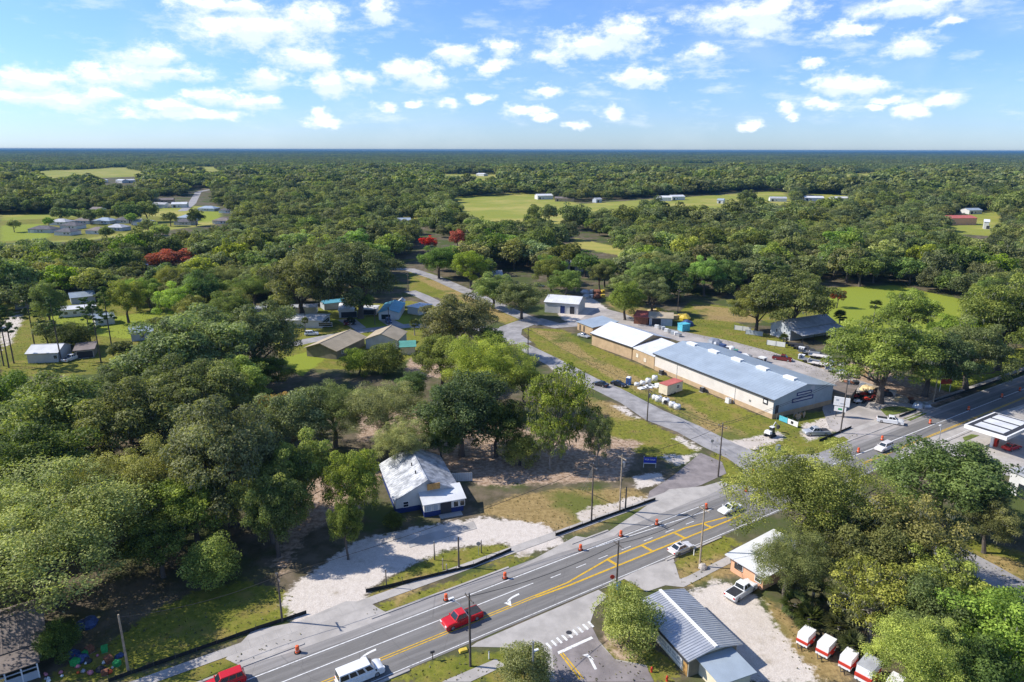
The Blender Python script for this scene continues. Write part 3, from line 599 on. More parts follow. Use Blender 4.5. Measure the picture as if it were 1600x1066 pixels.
for x in (.8, 2.4): o = MB().lathe([(.3, -.1), (.38, -.05), (.38, .05), (.3, .1)], 12).build('wheel', M('rubber'), t_); o.rotation_euler = (R(90), 0, 0); o.location = (x+1, .1, .02)
MB().box(-1.2, 0, D_/2-.06, D_/2+.06, .05, .2).build('tow_bar', M('metal_grey'), t_)

# old blue and white shop under the oaks
ho, L_, D_ = building('abandoned_shop', 'old white and blue shop with weathered metal roof under the oaks', 'shop', (619, 803), (716, 786), 15, 2.9, ('gy', 2.9), 'wall_white', 'roof_weathered', over=.5, rib=.75, base='wall_blue', base_h=1.0, wins=[('f', 1.4, 2.3, 1.1, 2.1), ('l', 4, 5, 1.2, 2.2)])
pl0, pl1 = .36 * L_, L_ + .6
MB().slab([(pl0, -3.6, 2.75), (pl1, -3.6, 2.75), (pl1, .9, 3.75), (pl0, .9, 3.75)], .14).build('porch_roof', M('roof_white'), ho)
px0, px1 = pl0 + .35, pl1 - .5
pw = MB(); pw.box(px0, px1, -3.0, -.06, 0, 2.55); pw.build('porch_wall', M('wall_white'), ho)
MB().box(px0 - .04, px1 + .04, -3.04, -.06, 0, 1.0).build('porch_base', M('wall_blue'), ho)
pd = MB().box(px0 + 3.0, px0 + 5.0, -3.12, -3.05, .05, 2.4).build('door', M('trim_dark'), ho)
for x in (px0 + .4, px0 + 1.7, px0 + 5.5, px0 + 6.7):
    wn = MB().box(x - .1, x + .9, -3.1, -3.045, 1.05, 2.25).build('window', M('trim_white'), ho); MB().box(x, x + .8, -3.12, -3.1, 1.15, 2.15).build('pane', M('glass' if x > px0 + 5 else 'wall_grey'), wn)
MB().box(px0 + 2.6, px1 - .5, -4.6, -3.14, 0, .12).build('porch_slab', M('concrete'), ho)
sgn = MB().box(L_/2 - .1, L_/2 + 2.3, -.72, -.58, 4.0, 5.2).build('roof_sign_board', M('wood_board'), ho)
for y in (4, 7.5): MB().tube((L_/2 - 1.2, y, 5.0), (L_/2 - 1.2, y, 6.0), .12).build('vent_pipe', M('trim_dark'), ho)
fe = thing('wood_fence', 'short weathered pale board fence beside the abandoned shop', 'fence', G(699, 753), RANG * .1)
for i in range(12): MB().box(i*.42, i*.42+.38, 0, .04, .05, 1.9).build('plank', M('wall_white'), fe)
for i in range(3): MB().box(i*2.3, i*2.3+.1, .05, .15, 0, 2.0).build('post', M('wood_light'), fe)

# corrugated roof building at the corner, with annex
EV = 2.9
ra, rb = G(991, 941, EV), G(1075.5, 1033.5, EV); rc = G(1148.6, 994, EV)
u = (rb - ra).normalized(); v = Vector((-u.y, u.x, 0)); wdt = (rc - rb).dot(v)
o0 = ra + u*.5 + v*.5; o1 = rb - u*.5 + v*.5; o0.z = o1.z = 0
sb, SL, SD = building('corner_shop', 'cream corner building with ribbed grey metal roof and white ridge', 'shop', None, None, wdt - 1.0, EV - .15, ('gx', .75), 'wall_yellowish', 'roof_corrugated', xy=(o0, o1), rib=.42, over=.5, trim='trim_dark')
MB().box(-.5, SL+.5, SD/2-.22, SD/2+.22, EV+.80, EV+.95).build('ridge_flashing', M('trim_white'), sb)
MB().box(SL+.01, SL+.06, .05, SD-.05, 0, EV-.2).build('gable_cladding', M('wall_olive'), sb)
sg = MB().box(SL-6.6, SL-1.2, -.1, -.02, .35, 2.45).build('sign', M('trim_white'), sb)
lt = MB()
for r_, z in enumerate((2.0, 1.3, .8)):
    x = SL - 6.3
    while x < SL - 1.6:
        wdd = random.uniform(.14, .34) * (1.5 if r_ == 1 else 1); lt.box(x, x + wdd, -.115, -.1, z - (.2 if r_ == 1 else .1), z + .16); x += wdd + random.choice((.06, .06, .25))
lt.build('sign_lettering', M('wall_grey'), sg)['kind'] = 'stuff'
MB().box(SL-.95, SL-.1, -.08, -.02, 0, 2.3).build('door', M('wood_board'), sb)
ax0 = G(1089, 1041, 2.5); ax1 = G(1144, 1008, 2.5)
axx = sb.matrix_basis.inverted()
an = thing('annex', 'small flat blue metal roofed annex against the corner building', 'annex', sb.matrix_basis @ Vector((SL + .1, 1.2, 0)), sb.rotation_euler.z)
AW = SD - 2.2; AL = 4.6
MB().box(0, AL-.5, .4, AW-.3, 0, 2.2).build('wall', M('wall_yellowish'), an)
rfo = MB().slab([(-.05, -.1, 2.45), (AL, -.1, 2.3), (AL, AW+.2, 2.3), (-.05, AW+.2, 2.45)], .12).build('roof', M('roof_metal'), an)
rr = MB()
for i in range(int(AW / .6)): rr.box(0, AL-.02, i*.6+.1, i*.6+.15, 2.28, 2.49 - .0)
MB().box(1.0, 3.2, AW-.3, AW-.25, .2, 2.0).build('door', M('wall_olive'), an)

# orange stucco house under the tree
oa, ob = G(1141, 892), G(1191, 923)
oh, OL, OD = building('orange_house', 'orange stucco house with low white roof half under a tree', 'house', None, None, 10.5, 2.7, ('shed', .5), 'wall_orange', 'roof_white', xy=(oa, ob), over=.75, wins=[('f', 1.3, 2.2, 1.2, 2.1), ('f', 4.6, 5.6, 1.0, 2.2)])
MB().box(OL*.12, OL*.12 + 1.5, -.1, -.02, 1.0, 1.9).build('name_board', M('trim_dark'), oh)
# petrol station canopy and shop at the right edge
gs = thing('fuel_canopy', 'flat white fuel station canopy with dark inset panels', 'canopy', G(1560, 704), RANG)
MB().box(-4, 10, -2.5, 6, 4.2, 5.0).build('canopy', M('trim_white'), gs)
MB().box(-3.6, 9.6, -2.1, 5.6, 5.0, 5.06).build('inset', M('trim_dark'), gs)
for i in range(3): MB().box(-2.6 + i*4.1, .6 + i*4.1, -1.2, 4.6, 5.06, 5.12).build('panel', M('roof_white'), gs)
for x in (.4, 6.5): MB().box(x, x+.5, 1.5, 2.0, 0, 4.2).build('column', M('trim_white'), gs)
for i, (x, y) in enumerate(((1.8, 1.4), (3.4, 1.9))):
    fp = thing('fuel_pump', ['red fuel pump beside the canopy column', 'red fuel pump farther under the canopy'][i], 'fuel pump', gs.matrix_basis @ Vector((x, y, 0)), RANG, 'fuel pumps under the canopy')
    MB().box(-.4, .4, -.3, .3, 0, 1.9).build('body', M('red_stripe'), fp); MB().box(-.3, .3, -.34, -.3, 1.1, 1.6).build('display', M('glass'), fp)
building('station_shop', 'white shop with grey roof cut by the right edge of the picture', 'shop', (1573, 768), (1640, 800), 14, 4.4, ('flat', .3), 'wall_white', 'roof_grey', over=.3, wins=[('f', 2, 4, .1, 2.6, 'door', 'trim_dark', 'glass')])
# house at the lower left corner
ll, L_, D_ = building('brown_roof_house', 'house with brown metal roof at the lower left corner', 'house', (-20, 1056), (66, 1027), 9, 3.0, ('gx', 1.5), 'wall_grey', 'roof_brown', over=.9, rib=.9)
MB().slab([(L_-9, -4.2, 2.3), (L_, -4.2, 2.3), (L_, -.95, 2.75), (L_-9, -.95, 2.75)], .12).build('porch_roof', M('roof_brown'), ll)
pr = MB(); pr.box(L_-7, L_-.3, -4.1, -4.03, .05, 1.15); pr.box(L_-7, L_-.3, -4.12, -4.01, 1.6, 1.75); pr.build('porch_rail', M('wall_grey'), ll)
for i in range(5): MB().box(L_-7.0 + i*1.65, L_-6.85 + i*1.65, -4.14, -4.0, 0, 2.2).build('post', M('trim_white'), ll)

# homes on the left
def home(*a, **k): return building(*a, **k)
home('mobile_home', 'long white mobile home with flat roof and dark screened porch by the street', 'mobile home', (428, 512), (503, 513), 10, 2.9, ('gx', .7), 'wall_white', 'roof_white', rib=1.2, wins=[('r', 1, 9, .7, 2.2, 'window', 'trim_white', 'glass'), ('f', 17, 22, .8, 2.2, 'window', 'trim_white', 'glass')])
home('mobile_home', 'narrow white mobile home behind the long flat roofed one', 'mobile home', (392, 495), (495, 491), 6, 2.9, ('gx', .6), 'wall_white', 'roof_grey', wins=[('f', 34+2*i, 35+2*i, 1.2, 2) for i in range(4)])
home('mobile_home', 'white home with arched carport between two lawns', 'mobile home', (530, 497), (553, 496), 14, 2.8, ('gy', .8), 'wall_white', 'roof_white', rib=1.0, wins=[('f', .8, 6.8, .05, 2.3, 'door', 'trim_white', 'trim_dark')])
home('mobile_home', 'low home with blue roof behind the arched carport', 'mobile home', (507, 485), (542, 481), 6, 2.7, ('gx', .7), 'wall_grey', 'roof_teal')
home('cottage', 'white cottage with bright teal gable roof and white porch', 'cottage', (592, 500), (623, 500), 17, 2.9, ('gy', 1.2), 'wall_white', 'roof_teal', rib=1.0, wins=[('f', 1, 4.5, .2, 2.2, 'door', 'trim_white', 'glass')])
home('carport', 'small white flat carport beside the teal roofed cottage', 'carport', (566, 492), (588, 492), 6, 2.4, ('flat', .15), 'wall_white', 'roof_white', wins=[('f', .6, 5.5, .05, 2.0, 'door', 'trim_white', 'trim_dark')])
home('camper_home', 'rounded white camper home next to the big oak', 'camper', (637, 490), (655, 493), 8, 3.0, ('hip', .8), 'wall_white', 'roof_white')
home('tool_shed', 'narrow grey tool shed behind the teal roofed cottage', 'shed', (622, 482), (631, 482), 4, 2.8, ('gy', .8), 'wall_grey', 'roof_grey')
home('ranch_house', 'long house with tan and olive metal roof facing the lane', 'house', (526, 562), (570, 540), 11, 3.0, ('gx', 1.9), 'wall_olive', 'roof_tan', rib=1.0, over=.7, wins=[('f', 3, 4, 1, 2)])
home('barn_garage', 'grey garage with tan gable roof behind the long ranch house', 'garage', (572, 545), (621, 547), 11, 3.3, ('gy', 2.0), 'wall_grey', 'roof_tan', over=.4)
home('green_roof_shed', 'small tan shed with green metal roof near the orange dirt', 'shed', (626, 555), (649, 554), 5, 2.6, ('shed', .5), 'wall_yellowish', 'roof_green')
home('mobile_home', 'long white mobile home behind the slim pines', 'mobile home', (92, 497), (150, 492), 8, 2.9, ('gx', .7), 'wall_white', 'roof_white', wins=[('f', 2+3*i, 3.2+3*i, 1.1, 2.1) for i in range(5)])
home('mobile_home', 'white house with pale gable roof beside the pines', 'house', (44, 568), (92, 566), 9, 3.1, ('gx', 1.5), 'wall_white', 'roof_white', wins=[('f', 7.5, 8.5, 1.2, 2.2)])
home('carport', 'brown roofed open carport right of the white house by the pines', 'carport', (118, 561), (148, 558), 7, 2.6, ('shed', .6), 'wall_olive', 'roof_brown', wins=[('f', .5, 5, .05, 2.2, 'door', 'trim_white', 'trim_dark')])
home('grey_house', 'grey white house with metal roof at the edge of the left woods', 'house', (206, 534), (240, 530), 8, 2.9, ('gx', 1.3), 'wall_grey', 'roof_metal', wins=[('f', 3, 4, 1, 2.1)])
home('tan_house', 'low house with pale tan roof at the far left', 'house', (24, 484), (62, 481), 8, 2.8, ('gx', 1.5), 'wall_grey', 'roof_tan')
home('blue_roof_house', 'house with pale blue roof half hidden by the oaks on the left', 'house', (112, 476), (150, 472), 8, 2.8, ('gx', 1.5), 'wall_grey', 'roof_metal')
home('garden_house', 'small pale house with white walls behind the pine grove', 'house', (150, 510), (180, 506), 7, 2.7, ('gx', 1.1), 'wall_white', 'roof_metal')
for i, (x, y, lab) in enumerate(((62,364,'dark grey roofed house at the left front of the subdivision'),(90,352,'grey roofed house in the back row of the subdivision, leftmost'),(107,358,'grey roofed house in the middle of the subdivision cluster'),(127,350,'brown roofed house in the back row of the subdivision'),
     (159,350,'blue grey roofed house in the back row of the subdivision'),(190,349,'grey roofed house with pale garage, right end of the back row'),(178,361,'grey roofed house at the right front of the subdivision'),(98,368,'pale roofed house at the front edge of the subdivision'),(147,366,'grey roofed house behind the tree tops of the subdivision'),
     (322,330,'pale grey roofed house standing alone on the lawn'),(355,333,'blue grey roofed house at the right end of the far lawn'),(218,352,'low house behind trees right of the subdivision'),(285,352,'pale house by the sandy lot'),(345,350,'pale house half behind the oaks near the far lawn'),(290,345,'low house with a long pale roof by the sandy lot'))):
    wpx = 26 if i else 36
    home('subdivision_house', lab, 'house', (x - wpx/2, y), (x + wpx/2, y + .5), 11, 2.9, ('hip', 2.2), 'wall_white' if i % 3 else 'wall_grey', ['roof_shingle', 'roof_grey', 'roof_shingle', 'roof_brown', 'roof_metal'][i % 5], group='houses of the far subdivision', wins=[('f', 2, 5, .1, 2.2, 'door', 'trim_white', 'wall_white'), ('f', 8, 9.5, 1, 2.2), ('f', 11, 12.5, 1, 2.2)])
for i, (x, y, wpx, d, hgt, wl, rf_, lab) in enumerate(((852,312,24,14,5,'wall_white','roof_white','white open barn in the middle of the yellow field'),(882,315,30,10,4,'wall_tan','roof_brown','brown roofed stable right of the white barn'),(936,317,9,8,4,'wall_grey','roof_grey','small grey shed behind the field oaks'),
     (1037,314,24,12,4.5,'wall_white','roof_white','long white barn on the far field'),(1060,313,20,12,4.5,'wall_white','roof_white','white barn with blue grey roof right of the long one'),(1125,318,10,8,4,'wall_white','roof_metal','small white shed on the far field'),(1502,352,46,16,6,'wall_orange','roof_red','long red roofed building in the woods on the right'),
     (1550,321,16,12,4,'wall_white','roof_white','pale house in the woods beyond the red roof'),(1524,335,20,12,4,'wall_white','roof_metal','blue grey roofed house behind the red building'),(1272,314,30,14,4,'wall_white','roof_white','long white shed at the right end of the far field'),(1315,315,26,10,4,'wall_white','roof_white','low white sheds beyond the right woods'),
     (1216,315,26,12,4,'wall_white','roof_grey','pale shed at the edge of the far field'),(165,286,9,14,5,'wall_white','roof_white','small white shed far off on the left'),(186,286,10,14,5,'wall_white','roof_white','white shed far off, left of centre of three'),(206,286,12,14,5,'wall_white','roof_white','far white shed, right one of three'),
     (750,275,12,16,5,'wall_white','roof_white','far white barn by a thin yellow field'),(632,352,20,10,4,'wall_white','roof_metal','pale roofed shed in the woods behind the red tree'),(1540,358,8,8,6,'wall_white','roof_white','white tank building near the red roof'),(260,318,22,12,4,'wall_tan','roof_brown','brown roofed house among far trees'),(248,325,20,10,4,'wall_white','roof_grey','grey roofed house among far trees'),
     (280,325,24,12,4,'wall_white','roof_white','pale roofed house beside the far street'),(148,333,14,10,4,'wall_grey','roof_brown','low brown house at the tree line left'),(778,440,14,8,3,'wall_grey','roof_grey','small grey shed under trees by the upper street'),(898,424,26,9,4,'wall_white','roof_grey','grey roofed house among trees behind the workshop'),(225,423,14,8,3,'wall_white','roof_metal','house roof glimpsed among the left oaks'))):
    home('far_building', lab, 'building', (x - wpx/2, y), (x + wpx/2, y + (1 if i % 2 else -1) * .4), d, hgt, ('gx', 1.8), wl, rf_, wins=[('f', 2, 4.5, .1, 3, 'door', 'trim_white', 'trim_dark'), ('f', 7, 8.5, 1.2, 2.4)])

# ------------------------------------------------------------------ vehicles
def soften(o, w):
    md = o.modifiers.new('bevel', 'BEVEL'); md.width = w; md.segments = 2; md.limit_method = 'ANGLE'; md.angle_limit = R(25)
    o.data.polygons.foreach_set('use_smooth', [True]*len(o.data.polygons)); e = o.modifiers.new('wn', 'WEIGHTED_NORMAL'); return o
def vehicle(kind, paint, px, yaw, label, name=None, xy=None):
    c = G(*px) if xy is None else xy
    t = thing(name or {'sedan':'car','pickup':'pickup_truck','suv':'car','van':'van'}[kind], label, {'sedan':'car','pickup':'pickup','suv':'car','van':'van'}[kind], (c.x, c.y, .045), yaw)
    S = {'sedan': dict(L=4.7, W=1.82, belt=.92, top=1.44, hood=.80, c0=-1.8, c1=.98, t0=-1.0, t1=.12, wb=1.36),
         'suv':   dict(L=4.8, W=1.9, belt=1.05, top=1.75, hood=1.0, c0=-2.3, c1=1.15, t0=-2.05, t1=.45, wb=1.4),
         'pickup':dict(L=5.9, W=2.0, belt=1.12, top=1.88, hood=1.08, c0=-.55, c1=1.55, t0=-.35, t1=.85, wb=1.85),
         'van':   dict(L=5.9, W=2.05, belt=1.15, top=2.15, hood=1.12, c0=-2.9, c1=1.95, t0=-2.8, t1=1.15, wb=1.8)}[kind]
    L, W = S['L'], S['W']; h = L / 2; b = S['belt']; hz = S['hood']; P = M(paint)
    tail = b if kind != 'sedan' else .95
    prof = [(-h+.05,.32),(-h,.55),(-h+.02,tail-.12),(-h+.12,tail),(S['c0'],b),(S['c1'],b),(S['c1']+.35,hz+.04),(h-.35,hz-.04),(h-.05,hz-.2),(h,.55),(h-.06,.3)]
    mb = MB(); n = len(prof); rings = []
    for y, k, dz in ((-W/2, .97, 0), (-W/2+.1, 1, 0), (W/2-.1, 1, 0), (W/2, .97, 0)):
        rings.append([(x*k if abs(y) > W/2-.05 else x, y, z if z < .6 or abs(y) < W/2-.05 else z-.09) for x, z in prof])
    vs = [p for r in rings for p in r]; fs = [(j*n+i, j*n+(i+1)%n, (j+1)*n+(i+1)%n, (j+1)*n+i) for j in range(3) for i in range(n)]
    fs += [tuple(range(n)), tuple(range(3*n, 4*n))[::-1]]
    fs = [f[::-1] for f in fs]
    mb.add(vs, fs); body = mb.build('body', P, t); soften(body, .07)
    cw = W/2 - .1; tw = W/2 - (.28 if kind != 'van' else .18); tp = S['top']
    soften(MB().frustum((S['c0'], S['c1'], -cw, cw), (S['t0'], S['t1'], -tw, tw), b-.05, tp).build('cabin', P, t), .06)
    def gl(name, pts):    # quad on the cabin surface, pushed out a little
        p = [Vector(q) for q in pts]; nn = (p[1]-p[0]).cross(p[3]-p[0]).normalized(); ctr = sum(p, Vector())/4
        if nn.dot(ctr - Vector(((S['c0']+S['c1'])/2, 0, (b+tp)/2 - .3))) < 0: nn = -nn
        q = [ctr + (v_-ctr)*.97 + nn*.012 for v_ in p]; m2 = MB(); m2.add([*q, *[v_ - nn*.02 for v_ in q]], [(0,1,2,3),(7,6,5,4),(0,4,5,1),(1,5,6,2),(2,6,7,3),(3,7,4,0)]); m2.build(name, M('glass'), t)
    def lat(fx, fz, sy):   # point on side: fx along, fz up
        x0 = S['c0'] + (S['t0']-S['c0'])*fz; x1 = S['c1'] + (S['t1']-S['c1'])*fz; y = cw + (tw-cw)*fz
        return (x0 + (x1-x0)*fx, sy*y, b-.05 + (tp-b+.05)*fz)
    zl, zh = .2, .86
    def end(xa, xb):
        def e(fz, sy): return (xa + (xb-xa)*fz, sy*(cw+(tw-cw)*fz)*.88, b-.05+(tp-b+.05)*fz)
        return [e(.15, -1), e(.15, 1), e(.9, 1), e(.9, -1)]
    gl('windscreen', end(S['c1'], S['t1'])); gl('rear_window', end(S['c0'], S['t0']))
    spl = {'sedan': [(.12,.5),(.53,.9)], 'suv': [(.05,.28),(.31,.58),(.61,.92)], 'pickup': [(.08,.48),(.52,.9)], 'van': [(.03,.27),(.3,.5),(.53,.72),(.77,.95)]}[kind]
    for sy in (-1, 1):
        for a, c_ in spl: gl('side_window', [lat(a, zl, sy), lat(c_, zl, sy), lat(c_, zh, sy), lat(a, zh, sy)])
        MB().box(S['c1']-.25, S['c1']-.1, sy*(W/2+.08)-.09, sy*(W/2+.08)+.09, b-.02, b+.13).build('mirror', P if kind != 'van' else M('trim_dark'), t)
        MB().box(h-.09, h+.015, sy*W*.36-.2, sy*W*.36+.2, hz-.34, hz-.18).build('headlight', M('lamp_clear'), t)
        MB().box(-h-.015, -h+.06, sy*W*.4-.13, sy*W*.4+.13, tail-.4, tail-.14).build('taillight', M('lamp_red'), t)
        for wx in (-1, 1):
            r = .34 if kind in ('sedan',) else .39
            w_ = thing('wheel', None, None); w_.parent = t; w_.location = (wx*S['wb'] + (.08 if wx > 0 else 0), sy*(W/2-.1), r); w_.rotation_euler = (R(90), 0, 0)
            MB().lathe([(r*.7, -.11), (r, -.09), (r, .09), (r*.7, .11)], 14).build('tyre', M('rubber'), w_); MB().lathe([(r*.1, -.13), (r*.62, -.12), (r*.62, .12), (r*.1, .13)], 10).build('rim', M('rim'), w_)
    MB().box(h-.06, h+.05, -W*.42, W*.42, .36, .52).build('bumper', P if kind != 'pickup' else M('metal_grey'), t)
    MB().box(-h-.05, -h+.06, -W*.42, W*.42, .38, .54).build('bumper', P if kind != 'pickup' else M('metal_grey'), t)
    if kind == 'pickup': MB().box(-h+.16, S['c0']-.08, -W/2+.17, W/2-.17, b-.05, b+.012).build('truck_bed', M('bed_dark'), t)
    if kind == 'sedan': MB().box(-.75, -.1, -.4, .4, tp-.01, tp+.012).build('sunroof', M('glass'), t)
    return t
D32 = RANG; OPP = RANG + math.pi
vehicle('pickup', 'car_red', (722, 972), OPP, 'red pickup truck with dark bed cover driving on the highway')
vehicle('van', 'car_white', (563, 1060), D32, 'white passenger van at the bottom edge of the highway')
vehicle('suv', 'car_red', (352, 1072), OPP, 'red car cut off by the bottom edge of the picture')
vehicle('sedan', 'car_pearl', (1064, 861), D32, 'pearl white sedan with sunroof on the highway beside the yellow hatching')
vehicle('sedan', 'car_white', (1140, 799), OPP, 'white car half hidden by the big roadside oak')
vehicle('suv', 'car_pearl', (1381, 703), OPP, 'white car driving past the intersection toward the camera')
vehicle('pickup', 'car_white', (1390, 661), R(-26), 'white pickup truck leaving the warehouse driveway')
vehicle('pickup', 'car_silver', (1275, 679), R(184), 'silver white pickup parked on the grass by the sale fence')
vehicle('sedan', 'car_black', (967, 603), R(-38), 'black car parked on the grass next to the side street')
vehicle('sedan', 'car_black', (938, 603), R(140), 'dark car on the side street peeking out behind the tall tree')
vehicle('pickup', 'car_white', (1157, 928), R(38), 'white pickup truck with blue bed parked on the gravel by the orange house')
vehicle('pickup', 'car_black', (1337, 945), R(40), 'dark pickup truck parked in deep shade under the right oaks')
vehicle('pickup', 'car_maroon', (1222, 563), R(-32), 'dark red flatbed truck parked in the yard behind the warehouse')
vehicle('sedan', 'car_red', (1580, 702), R(25), 'red car parked at the fuel pumps')
vehicle('suv', 'car_white', (487, 524), R(10), 'white car parked on the street by the long mobile home')
vehicle('suv', 'car_maroon', (541, 507), R(-75), 'maroon car parked in front of the arched carport')
vehicle('suv', 'car_black', (552, 506), R(-75), 'dark car parked right of the maroon one by the carport')
vehicle('suv', 'car_blue', (607, 504), R(-70), 'dark blue car under the porch of the teal roofed cottage')
vehicle('sedan', 'car_silver', (912, 527), R(-45), 'grey car parked at the corner of the tan shed')
vehicle('pickup', 'car_white', (111, 563), R(80), 'white truck between the white house and the carport')
vehicle('sedan', 'car_blue', (843, 448), R(-30), 'blue car on the grass by the upper trees')
vehicle('sedan', 'car_white', (1640, 790), R(200), 'white car by the station shop at the right edge') if False else None
#TREES
# ------------------------------------------------------------------ trees
def leaf_mesh(name, pos, nrm, size, tone, moss=None, aspect=.62, elong=None):
    """one quad per leaf spray: pos, outward normal, half length; elong = preferred long axis"""
    n = len(pos); nrm = nrm / (np.linalg.norm(nrm, axis=1, keepdims=True) + 1e-9)
    r = rng.normal(size=(n, 3)) if elong is None else elong + rng.normal(size=(n, 3)) * .15
    t = r - (r * nrm).sum(1, keepdims=True) * nrm; t /= np.linalg.norm(t, axis=1, keepdims=True) + 1e-9
    b = np.cross(nrm, t); s = size[:, None]; asp = np.broadcast_to(aspect, (n,))[:, None]
    v = np.stack([pos - t*s, pos + b*s*asp + nrm*s*.12, pos + t*s, pos - b*s*asp + nrm*s*.12], 1).reshape(-1, 3)
    me = bpy.data.meshes.new(name)
    me.vertices.add(4*n); me.vertices.foreach_set('co', v.ravel().astype(np.float32))
    me.loops.add(4*n); me.loops.foreach_set('vertex_index', np.arange(4*n, dtype=np.int32))
    me.polygons.add(n); me.polygons.foreach_set('loop_start', np.arange(0, 4*n, 4, dtype=np.int32)); me.polygons.foreach_set('loop_total', np.full(n, 4, dtype=np.int32))
    me.update(calc_edges=True)
    a = me.attributes.new('tone', 'FLOAT', 'FACE'); a.data.foreach_set('value', tone.astype(np.float32))
    a = me.attributes.new('moss', 'FLOAT', 'FACE'); a.data.foreach_set('value', (np.zeros(n) if moss is None else moss).astype(np.float32))
    me.materials.append(LEAF); return me
def fib(n):
    i = np.arange(n) + .5; z = 1 - 2*i/n; ph = i * math.pi * (3 - 5**.5); r = np.sqrt(1 - z*z)
    return np.stack([r*np.cos(ph), r*np.sin(ph), z], 1)
def crown_mesh(name, n_clump, n_leaf, leaf, clump_r=(.2, .34), low=-.45, openness=0., moss=0., flat=.8, ragged=.25, irregular=.3):
    """crown inside a unit ball: leaf sprays on the shells of many overlapping clumps"""
    d = fib(n_clump * 2); d = d[d[:,2] > low] + rng.normal(size=(len(d[d[:,2] > low]), 3)) * .16
    d /= np.linalg.norm(d, axis=1, keepdims=True)
    ph = rng.uniform(0, 6.28, 4); az = np.arctan2(d[:,1], d[:,0])
    lobes = 1 + irregular * (.5*np.sin(2*az + ph[0]) + .5*np.sin(3*az + ph[1] + 2*d[:,2]) + .35*np.sin(5*az + ph[2]))
    rad = np.clip(lobes * rng.uniform(.52, .9, len(d)), .3, 1.0)
    cr = rng.uniform(*clump_r, len(d)); c = d * rad[:,None]; c[:,2] *= .95
    k = max(3, n_clump // 5); ci = rng.normal(size=(k, 3)) * .28; ci[:,2] = np.abs(ci[:,2]) * .8
    c = np.concatenate([c, ci]); cr = np.concatenate([cr, rng.uniform(.25, .4, k)]); m = len(c)
    w = cr**2; which = rng.choice(m, n_leaf, p=w / w.sum())
    dirs = rng.normal(size=(n_leaf, 3)); dirs[:,2] += .35; dirs /= np.linalg.norm(dirs, axis=1, keepdims=True)
    shell = 1 - ragged * rng.random(n_leaf)**.7 + ragged * .5 * rng.random(n_leaf)**6
    # finer sub-clumps on each clump give the bumpy outline of real sprays
    sub = np.sin(dirs[:,0]*7 + which*1.7) * np.sin(dirs[:,1]*7 + which*2.3) * np.sin(dirs[:,2]*6 + which)
    shell = shell + .16 * sub
    pos = c[which] + dirs * (cr[which] * shell)[:,None] * np.array([1, 1, flat])
    nr = dirs * .9 + rng.normal(size=(n_leaf, 3)) * .55; nr[:,2] += .25
    ctone = rng.uniform(.15, .8, m); tone = np.clip(ctone[which] + rng.normal(0, .16, n_leaf) + .15*sub, 0, 1)
    size = leaf * rng.uniform(.65, 1.35, n_leaf); mo = np.zeros(n_leaf); el = None; asp = np.full(n_leaf, .62)
    if openness:
        keep = rng.random(n_leaf) > openness * (np.sin(which * 12.9) > .2); pos, nr, tone, size, mo, asp = (q[keep] for q in (pos, nr, tone, size, mo, asp))
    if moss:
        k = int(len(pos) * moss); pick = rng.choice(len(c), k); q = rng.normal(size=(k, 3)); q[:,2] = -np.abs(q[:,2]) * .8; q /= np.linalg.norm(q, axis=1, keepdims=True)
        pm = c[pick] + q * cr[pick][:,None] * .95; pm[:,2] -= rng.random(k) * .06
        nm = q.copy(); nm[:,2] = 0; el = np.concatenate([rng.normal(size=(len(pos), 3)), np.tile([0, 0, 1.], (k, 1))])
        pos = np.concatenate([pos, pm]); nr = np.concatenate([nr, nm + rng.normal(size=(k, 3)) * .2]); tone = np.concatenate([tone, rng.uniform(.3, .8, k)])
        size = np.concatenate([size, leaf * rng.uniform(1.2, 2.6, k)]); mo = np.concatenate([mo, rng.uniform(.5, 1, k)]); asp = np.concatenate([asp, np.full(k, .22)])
    return leaf_mesh(name, pos, nr, size, tone, mo, asp, el), c
def trunk_mesh(name, clumps, limbs=8, r=.06, bark='bark', split=.35):
    """unit trunk: z 0 = ground, 1 = crown centre; limbs reach out to clump centres (crown half height .75, radius 1 after scaling)"""
    mb = MB(); p0 = Vector((0, 0, -.05)); p1 = Vector((rng.normal()*.03, rng.normal()*.03, split)); p2 = Vector((rng.normal()*.05, rng.normal()*.05, .8))
    mb.tube(p0, p0 + Vector((0, 0, .12)), r*1.6, r*1.1, 8); mb.tube(p0 + Vector((0, 0, .1)), p1, r*1.12, r*.9, 8); mb.tube(p1, p2, r*.85, r*.5, 7); mb.tube(p2, p2 + Vector((0, 0, .45)), r*.5, r*.15, 6)
    idx = rng.permutation(len(clumps))[:limbs]
    for i in idx:
        cx, cy, cz = clumps[i]; e = Vector((cx*.9, cy*.9, 1 + cz*.6)); s = p1.lerp(p2, rng.random())
        mid = s.lerp(e, .5) + Vector((0, 0, -.08 * rng.random() + .05)); mb.tube(s, mid, r*.42, r*.27, 6); mb.tube(mid, e, r*.27, r*.08, 5)
        for _ in range(2):
            f = mid.lerp(e, rng.random()*.6) ; g = f + Vector((rng.normal()*.2, rng.normal()*.2, .1 + rng.random()*.2)); mb.tube(f, g, r*.14, r*.04, 4)
    return mb.mesh(name, M(bark))
V = {}
def add_variants(key, n, limbs=8, bark='bark', tr=.06, **kw):
    V[key] = []
    for i in range(n):
        me, c = crown_mesh(f'{key}_crown', **kw); V[key].append((me, trunk_mesh(f'{key}_trunk', c, limbs, tr, bark)))
add_variants('oak', 4, n_clump=50, n_leaf=36000, leaf=.021, clump_r=(.11, .25), ragged=.35, moss=.06, limbs=10)
add_variants('leafy', 3, n_clump=54, n_leaf=30000, leaf=.024, clump_r=(.13, .27), low=-.7, ragged=.4, moss=.02)
